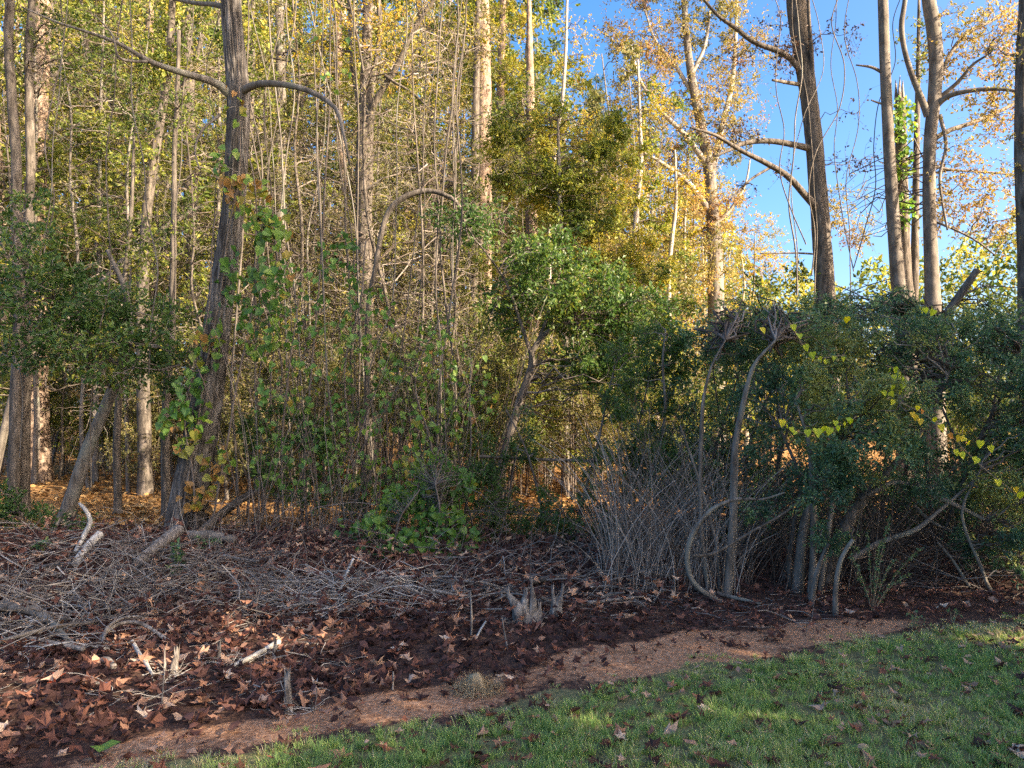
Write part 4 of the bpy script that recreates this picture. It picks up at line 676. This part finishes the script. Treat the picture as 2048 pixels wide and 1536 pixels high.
# ------------------------------------------------------------------ fallen leaves
def flatpose(n, tilt=.35):
    a = U(0, 6.283, n); ax = np.stack([np.cos(a), np.sin(a), RNG.normal(0, tilt * .6, n)], -1); no = np.stack([RNG.normal(0, tilt, n), RNG.normal(0, tilt, n), np.ones(n)], -1); return ax, no
def litter_stuff():
    n = 30000; x = U(-8.5, 8, n); y = 2.3 + (10.8 - 2.3) * RNG.random(n) ** 1.0
    e = y - lawn_edge(x); d = dirt_mask(x, y); pat = n2(x, y, .9, 6)
    dens = sst(.0, .45, e + .3 * (pat - .5)) * (1 - .72 * d) + .04
    k = (RNG.random(n) < dens) & (e > -.1) & (np.abs(x) < .75 * y + 1.4); x, y, pat = x[k], y[k], pat[k]; n = len(x)
    z = gz(x, y) + U(.004, .06, n); ax, no = flatpose(n, .6); lf = sst(1.5, -1.5, x)
    size = U(.055, .125, n) * (.75 + .35 * lf); t = np.clip(.05 + .55 * RNG.random(n) ** 1.6 + .35 * (pat - .5) + .40 * (RNG.random(n) < .30) * (.45 + .6 * lf), 0, .95)
    mb = MB(); p = np.stack([x, y, z], -1)
    for i, s in enumerate(STARS + OVALS):
        q = np.arange(n) % 13 == i; leaves(mb, s, p[q], ax[q], no[q], size[q] * (1.0 if i < 9 else .8), t[q])
    n3_ = 2600; x = U(-6.5, 1.5, n3_); y = U(5.6, 9.0, n3_); k = (y - lawn_edge(x) > .9); x, y = x[k], y[k]; m = len(x); ax, no = flatpose(m, .7); p = np.stack([x, y, gz(x, y) + .24 * RNG.random(m) ** 1.3], -1)
    for i, s in enumerate(STARS): q = np.arange(m) % 9 == i; leaves(mb, s, p[q], ax[q], no[q], U(.05, .11, q.sum()), np.clip(RNG.random(q.sum()) ** 1.4 * .95, 0, .95))
    # crumbled bits
    n = 14000; x = U(-8.5, 8, n); y = U(2.4, 10.8, n); e = y - lawn_edge(x); k = (e > .02) & (RNG.random(n) < .25 + .75 * (1 - dirt_mask(x, y)))  & (np.abs(x) < .75 * y + 1.4); x, y = x[k], y[k]; n = len(x)
    ax, no = flatpose(n, .7); leaves(mb, RHOMB, np.stack([x, y, gz(x, y) + U(.002, .03, n)], -1), ax, no, U(.02, .06, n), np.clip(RNG.random(n) ** 1.6 * .8, 0, 1))
    tag(mb.build('leaf_litter', M['litter'], smooth=False), 'deep layer of dark and russet fallen leaves between lawn and wood', 'leaf litter', kind='stuff')
    n = 26000; Y = 1 / U(1 / 45., 1 / 10.2, n); x = U(-.85, .85, n) * Y; ax, no = flatpose(n, .5); mb = MB()
    leaves(mb, OVALS[1], np.stack([x, Y, gz(x, Y) + U(0, .06, n)], -1), ax, no, U(.09, .2, n) * (.6 + Y * .02), np.clip(RNG.random(n) * .8 + .3 * (n2(x, Y, .3) - .5), 0, 1))
    tag(mb.build('forest_floor_leaves', M['floor'], smooth=False), 'golden fallen leaves covering the sunlit forest floor', 'leaf litter', kind='stuff')
    n = 3000; x = U(-5, 8, n); y = U(2.4, 6.6, n); k = (y - lawn_edge(x) < -.02); x, y = x[k], y[k]; n = len(x); ax, no = flatpose(n, .4); mb = MB(); p = np.stack([x, y, gz(x, y) + U(.012, .035, n)], -1); tt = np.clip(RNG.random(n) ** 1.5 * .85, 0, 1); sz = U(.03, .085, n)
    for i, s in enumerate(STARS + OVALS):
        q = np.arange(n) % 13 == i; leaves(mb, s, p[q], ax[q], no[q], sz[q], tt[q])
    tag(mb.build('lawn_leaf_scraps', M['lawnleaf'], smooth=False), 'small brown leaf scraps strewn through the lawn grass', 'leaf litter', kind='stuff')
litter_stuff()
def fallen_leaves():
    kinds = [('dark curled brown leaf', [0, .08]), ('rust red fallen leaf', [.25, .33]), ('tan brown fallen leaf', [.5, .6]), ('pale buff fallen leaf', [.8, 1.0])]
    meshes = []
    for lab, ts in kinds: meshes.append(leaf_variants(STARS[:8], M['lawnleaf'], 'fallen_leaf', list(ts) * 4))
    done = 0; rg = np.random.default_rng(21)
    def place(n, lawn):
        nonlocal done
        c = 0
        while c < n:
            y = 3.0 + 3.2 * rg.random() ** 1.5 if lawn else 3.2 + 3.6 * rg.random() ** 1.2; x = rg.uniform(-.7, .7) * y; e = y - float(lawn_edge(x))
            if (lawn and e > -.05) or (not lawn and (e < .12 or e > 3)): continue
            if not lawn and x > .8 and rg.random() < .6: continue
            kd = int(rg.choice(4, p=[.36, .28, .26, .1] if lawn else [.1, .25, .35, .3])); z = float(gz(x, y)) + (.022 if lawn else .05) * rg.uniform(.7, 1.3)
            ax, no = flatpose(1, .33); o = leaf_objs('fallen_leaf', meshes[kd], np.array([[x, y, z]]), ax, no, rg.uniform(.075, .135))[0]
            tag(o, kinds[kd][0] + (' lying in the lawn grass' if lawn else ' on the dark leaf litter before the stick piles'), 'leaf', ('leaves on the lawn' if lawn else 'leaves on the litter')); c += 1
    place(190, True); place(110, False)
    p = G(212, 1512)[None] + [0, 0, .04]; tag(leaf_objs('fallen_leaf', leaf_variants(OVALS, M['heart'], 'green_leaf', [.55]), p, [[1, .3, .1]], [[0, -.3, 1]], .13)[0], 'single fresh lime green leaf lying on the dirt edge', 'leaf')
    p = G(104, 1374)[None] + [0, 0, .05]; tag(leaf_objs('fallen_leaf', leaf_variants(STARS, M['litter'], 'red_leaf', [1.0]), p, [[1, .3, .1]], [[0, -.5, 1]], .12)[0], 'bright red fallen leaf on the dark litter bank', 'leaf')
fallen_leaves()
# ------------------------------------------------------------------ brush piles and dead branches
def curly(n, c, length, r, az, az_sd, el, el_sd, curv, npts=7):
    a = az + RNG.normal(0, az_sd, n); e = el + RNG.normal(0, el_sd, n); d = np.stack([np.cos(a) * np.cos(e), np.sin(a) * np.cos(e), np.sin(e)], -1)
    ca = nrm(RNG.normal(0, 1, (n, 3))) * curv; L = U(*length, n); P = [c]; st = L / (npts - 1)
    for i in range(npts - 1):
        P.append(P[-1] + d * st[:, None]); d = nrm(d + ca * (1.0 / npts) * 1.5 + RNG.normal(0, .19, (n, 3)))
    P = np.stack(P, 1); P = P - (P.mean(1) - c)[:, None]
    P[..., 2] = np.maximum(P[..., 2], gz(P[..., 0], P[..., 1]) + .005)
    return P, U(*r, n)[:, None] * np.linspace(1, .35, npts)[None]
def pix_region(n, px0, px1, y0, y1): # random ground points inside a band of the place given by its outline
    a = G(px0, y1); b = G(px1, y0); pts = []
    f = U(0, 1, n); g_ = U(0, 1, n)
    q = [G(px0, y0), G(px1, y0), G(px0, y1), G(px1, y1)]
    P = (q[0] * ((1 - f) * (1 - g_))[:, None] + q[1] * (f * (1 - g_))[:, None] + q[2] * ((1 - f) * g_)[:, None] + q[3] * (f * g_)[:, None])
    P[:, 2] = gz(P[:, 0], P[:, 1]); return P
def brush():
    mb = MB()
    def pile(n, reg, hmax, length, r, az, sd, curv, tr, el=0., esd=.3):
        c = pix_region(n, *reg); c[:, 2] += hmax * RNG.random(n) ** 1.6; P, R_ = curly(n, c, length, r, az, sd, el, esd, curv); tubes(mb, P, R_, 4, U(*tr, n))
    pile(330, (-60, 330, 1085, 1240), .22, (.3, 1.1), (.0025, .007), 0.2, 1.2, .35, (.15, .8))
    pile(200, (-60, 220, 1190, 1310), .16, (.4, 1.1), (.003, .009), -.15, .5, .3, (.2, .9))
    pile(430, (200, 560, 1120, 1250), .26, (.3, 1.0), (.002, .005), 0.4, 1.4, .9, (.15, .75), .1, .5)
    pile(380, (480, 900, 1175, 1235), .16, (.25, .8), (.0022, .0055), .1, .6, .5, (.35, 1.0))
    pile(240, (850, 1330, 1120, 1215), .22, (.3, .9), (.0022, .006), .2, 1.0, .5, (.1, .75), .1, .35)
    pile(200, (420, 760, 1060, 1150), .55, (.4, 1.1), (.002, .0045), .4, 1.4, .7, (.05, .6), .5, .6)
    pile(240, (960, 1300, 1060, 1140), .6, (.4, 1.2), (.002, .0045), .4, 1.4, .6, (.05, .6), .5, .6)
    pile(260, (-40, 700, 1250, 1420), .05, (.1, .4), (.0018, .004), .2, 1.3, .3, (.3, .95), 0, .15)
    pile(160, (700, 1700, 1190, 1260), .05, (.1, .5), (.0018, .004), .1, .8, .3, (.2, .8), 0, .15)
    pile(420, (1650, 2060, 1080, 1190), .35, (.4, 1.4), (.002, .006), .1, .8, .3, (.0, .55), .2, .4)
    tag(mb.build('twig_tangle', M['greytwig']), 'tangled heaps of thin weathered grey twigs along the wood edge', 'twigs', kind='stuff')
    mb = MB()   # canes
    def canes(n, reg, length, r, lean, sd, curv, tr):
        c = pix_region(n, *reg); L = U(*length, n); az = U(0, 6.28, n); le = np.abs(RNG.normal(lean, sd, n)); d = np.stack([np.cos(az) * le + lean * .6, np.sin(az) * le * .5, np.ones(n)], -1); d = nrm(d); cv = np.stack([np.cos(az), np.sin(az) * .5, -.25 + 0 * az], -1) * curv; P = [c - [0, 0, .02]]
        for i in range(7): P.append(P[-1] + d * (L / 7)[:, None]); d = nrm(d + cv * .2 + RNG.normal(0, .06, (n, 3)))
        P = np.stack(P, 1); P[:, 1:, 2] = np.maximum(P[:, 1:, 2], gz(P[:, 1:, 0], P[:, 1:, 1]) + .01); tubes(mb, P, U(*r, n)[:, None] * np.linspace(1, .4, 8)[None], 4, U(*tr, n))
    canes(460, (1200, 1500, 1120, 1200), (.5, 1.7), (.0022, .0055), .22, .2, .7, (.35, 1.0))
    canes(260, (1480, 1760, 1110, 1190), (.6, 1.8), (.0025, .007), .3, .2, .5, (.05, .55))
    canes(200, (1700, 2080, 1090, 1180), (.7, 2.0), (.003, .008), .5, .3, .8, (.0, .5))
    canes(160, (1180, 1420, 1090, 1150), (.8, 2.2), (.002, .005), .2, .2, .4, (.1, .6))
    canes(240, (480, 1000, 1040, 1100), (1.0, 3.4), (.002, .007), .15, .15, .3, (.1, .6))
    tag(mb.build('cane_thicket', M['twig']), 'dense upright thin canes crowding under the privet and vines', 'canes', kind='stuff')
brush()
def branch(label, kp, name='dead_branch', mat='dead', forks=0, lift=.02, group=None, cap=True, sub=1.0):
    """kp: (px, py, width, height above the ground)"""
    P = []
    for px, py, wd, hh in kp:
        q = G(px, py); s = 0.5 * wd / FPX * q[1] * sub; dd = q / 1.0; P.append([q[0], q[1], q[2] + hh + s * .6, s])
    P = np.array(P); b = P[:, :3].mean(0); b[2] = float(gz(b[0], b[1]))
    mb = MB(); T, r = trunk_mesh(mb, P - np.array([*b, 0]), 26, 9, .16, .05, 1.5, .03)
    k = 9; j = np.arange(k); mb.add(np.vstack([mb.V[0][:k], T[:1]]), None, np.stack([np.full(k, k), (j + 1) % k, j], -1))
    if forks:
        i = RNG.integers(6, 22, forks); c = T[i]; PP, R_ = curly(forks, c, (.15, .5), (.003, .006), math.atan2(*(P[-1, :2] - P[0, :2])[::-1]), .7, .15, .2, .3); PP = PP + (c - PP[:, 0])[:, None]; tubes(mb, PP, R_, 5, .5)
    o = mb.build(name, M[mat]); o.location = [float(v) for v in b]; tag(o, label, 'branch', group); return o
branch('peeled whitish stick lying on the litter with a sawn end', [(463, 1346, 9, .03), (505, 1326, 11, .03), (556, 1303, 12, .05)], mat='bleached')
branch('thin pale broken stick lying on the leaf bank', [(264, 1305, 8, .06), (280, 1328, 8, .04), (304, 1360, 6, .02)], mat='bleached')
branch('short thick pale log end propped on the leaf bank', [(150, 1150, 17, .08), (172, 1130, 18, .14), (198, 1118, 17, .22)], mat='bleached')
branch('crooked pale branch curving up out of the leaf bank', [(150, 1130, 10, .10), (165, 1120, 11, .20), (178, 1118, 10, .34), (168, 1117, 8, .46), (155, 1116, 5, .52)], mat='bleached')
branch('lichen spotted grey bough sticking out of the brush pile', [(-20, 1246, 18, .10), (40, 1254, 18, .12), (85, 1266, 16, .10), (135, 1298, 10, .04)], mat='grey', forks=3)
branch('long brown branch lying across the brush pile front', [(-20, 1312, 9, .06), (60, 1296, 9, .09), (120, 1284, 8, .10), (185, 1276, 7, .10)], mat='grey', forks=2)
branch('straight grey branch with a cut end in the brush pile', [(55, 1296, 7, .06), (110, 1308, 8, .06), (165, 1318, 10, .05)], forks=2)
branch('weathered grey log leaning against the furrowed trunk foot', [(275, 1150, 20, .08), (315, 1132, 22, .16), (355, 1112, 22, .22)], mat='dead', sub=1.1)
branch('rotten grey log lying behind the furrowed trunk foot', [(375, 1098, 22, .10), (420, 1100, 20, .12), (470, 1104, 14, .10)], mat='grey')
branch('black fallen bough rising from behind the furrowed trunk', [(405, 1085, 18, .10), (440, 1075, 17, .25), (480, 1068, 15, .42), (540, 1060, 10, .62)], mat='dark', forks=2)
branch('arching grey branch at the front of the brush pile', [(200, 1290, 6, .04), (235, 1285, 7, .12), (280, 1285, 7, .12), (335, 1292, 6, .03)], forks=2)
branch('forked bleached branch rising from the twigs', [(205, 1300, 7, .03), (212, 1290, 7, .10), (240, 1285, 6, .16), (275, 1282, 4, .17)], forks=2)
branch('slim bleached stick standing crooked in the stick pile', [(680, 1195, 6, .02), (690, 1190, 6, .15), (705, 1185, 5, .28)], mat='bleached')
branch('long curved stick across the litter under the privet', [(1390, 1185, 9, .02), (1440, 1198, 8, .03), (1490, 1208, 7, .02), (1520, 1212, 5, .01)], mat='grey')
branch('short stub of wood half buried in the leaf bank', [(205, 1330, 12, .02), (215, 1336, 13, .03), (226, 1345, 13, .02)])
branch('pale bent stick low in the litter near the jagged stump', [(950, 1285, 5, .01), (962, 1268, 5, .03), (970, 1258, 4, .05)], mat='bleached')
branch('thin upright dry stalk standing before the jagged stump', [(942, 1285, 4, .0), (942, 1284, 4, .16), (939, 1283, 3, .34)], name='dry_stalk')
branch('second dry stalk leaning by the jagged stump', [(1015, 1300, 3, .0), (1008, 1298, 3, .10), (1002, 1296, 2, .2)], name='dry_stalk')
branch('dry stalk standing up from the dark litter bank', [(322, 1430, 3, .0), (323, 1429, 3, .10), (325, 1428, 3, .22)], name='dry_stalk')
branch('thin dry stalk at the dirt edge beside the small stub', [(785, 1382, 4, .0), (785, 1381, 4, .06), (784, 1380, 3, .1)], name='dry_stalk')
branch('dead branch lying behind the jagged stump', [(1060, 1180, 12, .05), (1110, 1176, 11, .08), (1160, 1172, 8, .08)], mat='dark', forks=2)
branch('horizontal dark branch spanning the gap in the thicket', [(960, 1085, 6, 1.05), (1080, 1080, 6, 1.02), (1200, 1078, 7, .98)], mat='dark')
for i in range(44):
    px = U(-20, 1300); py = U(1120, 1250) if px < 450 else U(1165, 1235); L = U(40, 130); dy = U(-18, 18); wd = U(3.5, 8)
    branch('weathered dead branch lying loose in the stick piles', (lambda a, b: [(px, py, wd, a), (px + L * .5, py + dy * .5 + U(-4, 4), wd * .85, (a + b) / 2 + U(-.01, .03)), (px + L, py + dy, wd * .5, b)])(U(.02, .16), U(.02, .16)), group='dead branches in the stick piles', forks=int(U(1, 5)), mat='dead' if i % 3 else 'grey')
# ------------------------------------------------------------------ stumps
def stump(label, px, py, parts, name='stump', mat='dead'):
    b = G(px, py); root = thing(name, label, 'stump', b)
    for pts in parts:
        kp = pxpath(pts, b[1]); kp[0, 2] = b[2] - .03; mb = MB(); T, r = trunk_mesh(mb, kp, 22, 16, .18, .22, 1.4, .02)
        # jagged broken rim
        V = mb.V[0]; k = 16; V[-k - 1:-1, 2] += (np.abs(np.sin(np.arange(k) * 2.3)) * .06 + U(-.02, .03, k)); V[-1, 2] -= .03
        mb.build('splinter', M[mat], root)
    sb = MB(); n = 26; c = np.tile(b, (n, 1)) + np.stack([U(-.16, .16, n), U(-.08, .08, n), U(0, .04, n)], -1); P, R_ = curly(n, c, (.06, .2), (.002, .005), 0, 1.5, .3, .5, .3); tubes(sb, P, R_, 4, U(.2, .9, n)); sb.build('chips', M['greytwig'], root, kind='stuff')
stump('jagged rotten stump with splintered prongs among the fallen leaves', 1050, 1245, [[(1052, 1240, 46), (1040, 1222, 36), (1028, 1203, 20), (1016, 1186, 8)], [(1066, 1240, 30), (1066, 1215, 22), (1066, 1190, 12), (1064, 1168, 4)], [(1045, 1242, 40), (1048, 1215, 26), (1053, 1190, 10)], [(1075, 1240, 22), (1078, 1225, 16), (1080, 1212, 8)]])
stump('pale stump with two broken horns beside the jagged rotten stump', 1113, 1238, [[(1113, 1238, 28), (1112, 1218, 24), (1108, 1200, 10), (1106, 1184, 6)], [(1114, 1238, 26), (1116, 1212, 20), (1122, 1195, 9), (1126, 1178, 5)]])
stump('small grey weathered stub standing at the dirt edge', 577, 1425, [[(578, 1425, 24), (577, 1400, 16), (575, 1378, 15), (574, 1360, 14)]])
stump('broken grey stub on the leaf bank with thin twigs', 350, 1350, [[(350, 1350, 20), (348, 1330, 16), (352, 1312, 12)], [(330, 1352, 6), (329, 1330, 5), (328, 1312, 3)]])
stump('tiny cut stub beside the peeled whitish stick', 438, 1325, [[(438, 1325, 10), (438, 1312, 9), (437, 1300, 8)]])
stump('little broken stub at the far edge of the dark litter', 548, 1318, [[(548, 1316, 12), (549, 1305, 10), (550, 1294, 8)]])
def straw():
    b = G(960, 1385); root = thing('straw_clump', 'pale straw coloured tuft of dead grass at the lawn edge', 'grass tuft', b); n = 900
    mb = MB(); T, _ = trunk_mesh(mb, [[b[0] - .02, b[1], b[2] - .02, .085], [b[0] - .02, b[1], b[2] + .05, .06], [b[0] - .03, b[1], b[2] + .10, .03]], 12, 14, .25, .2); mb.build('crown', M['straw'], root)
    c = np.tile(b, (n, 1)) + np.stack([RNG.normal(-.02, .06, n), RNG.normal(0, .05, n), U(0, .05, n)], -1); P, R_ = curly(n, c, (.05, .16), (.0008, .0016), 1.57, 1.5, .8, .6, .7, 5); sb = MB(); tubes(sb, P, R_, 3, U(0, 1, n)); sb.build('blades', M['straw'], root, kind='stuff')
straw()
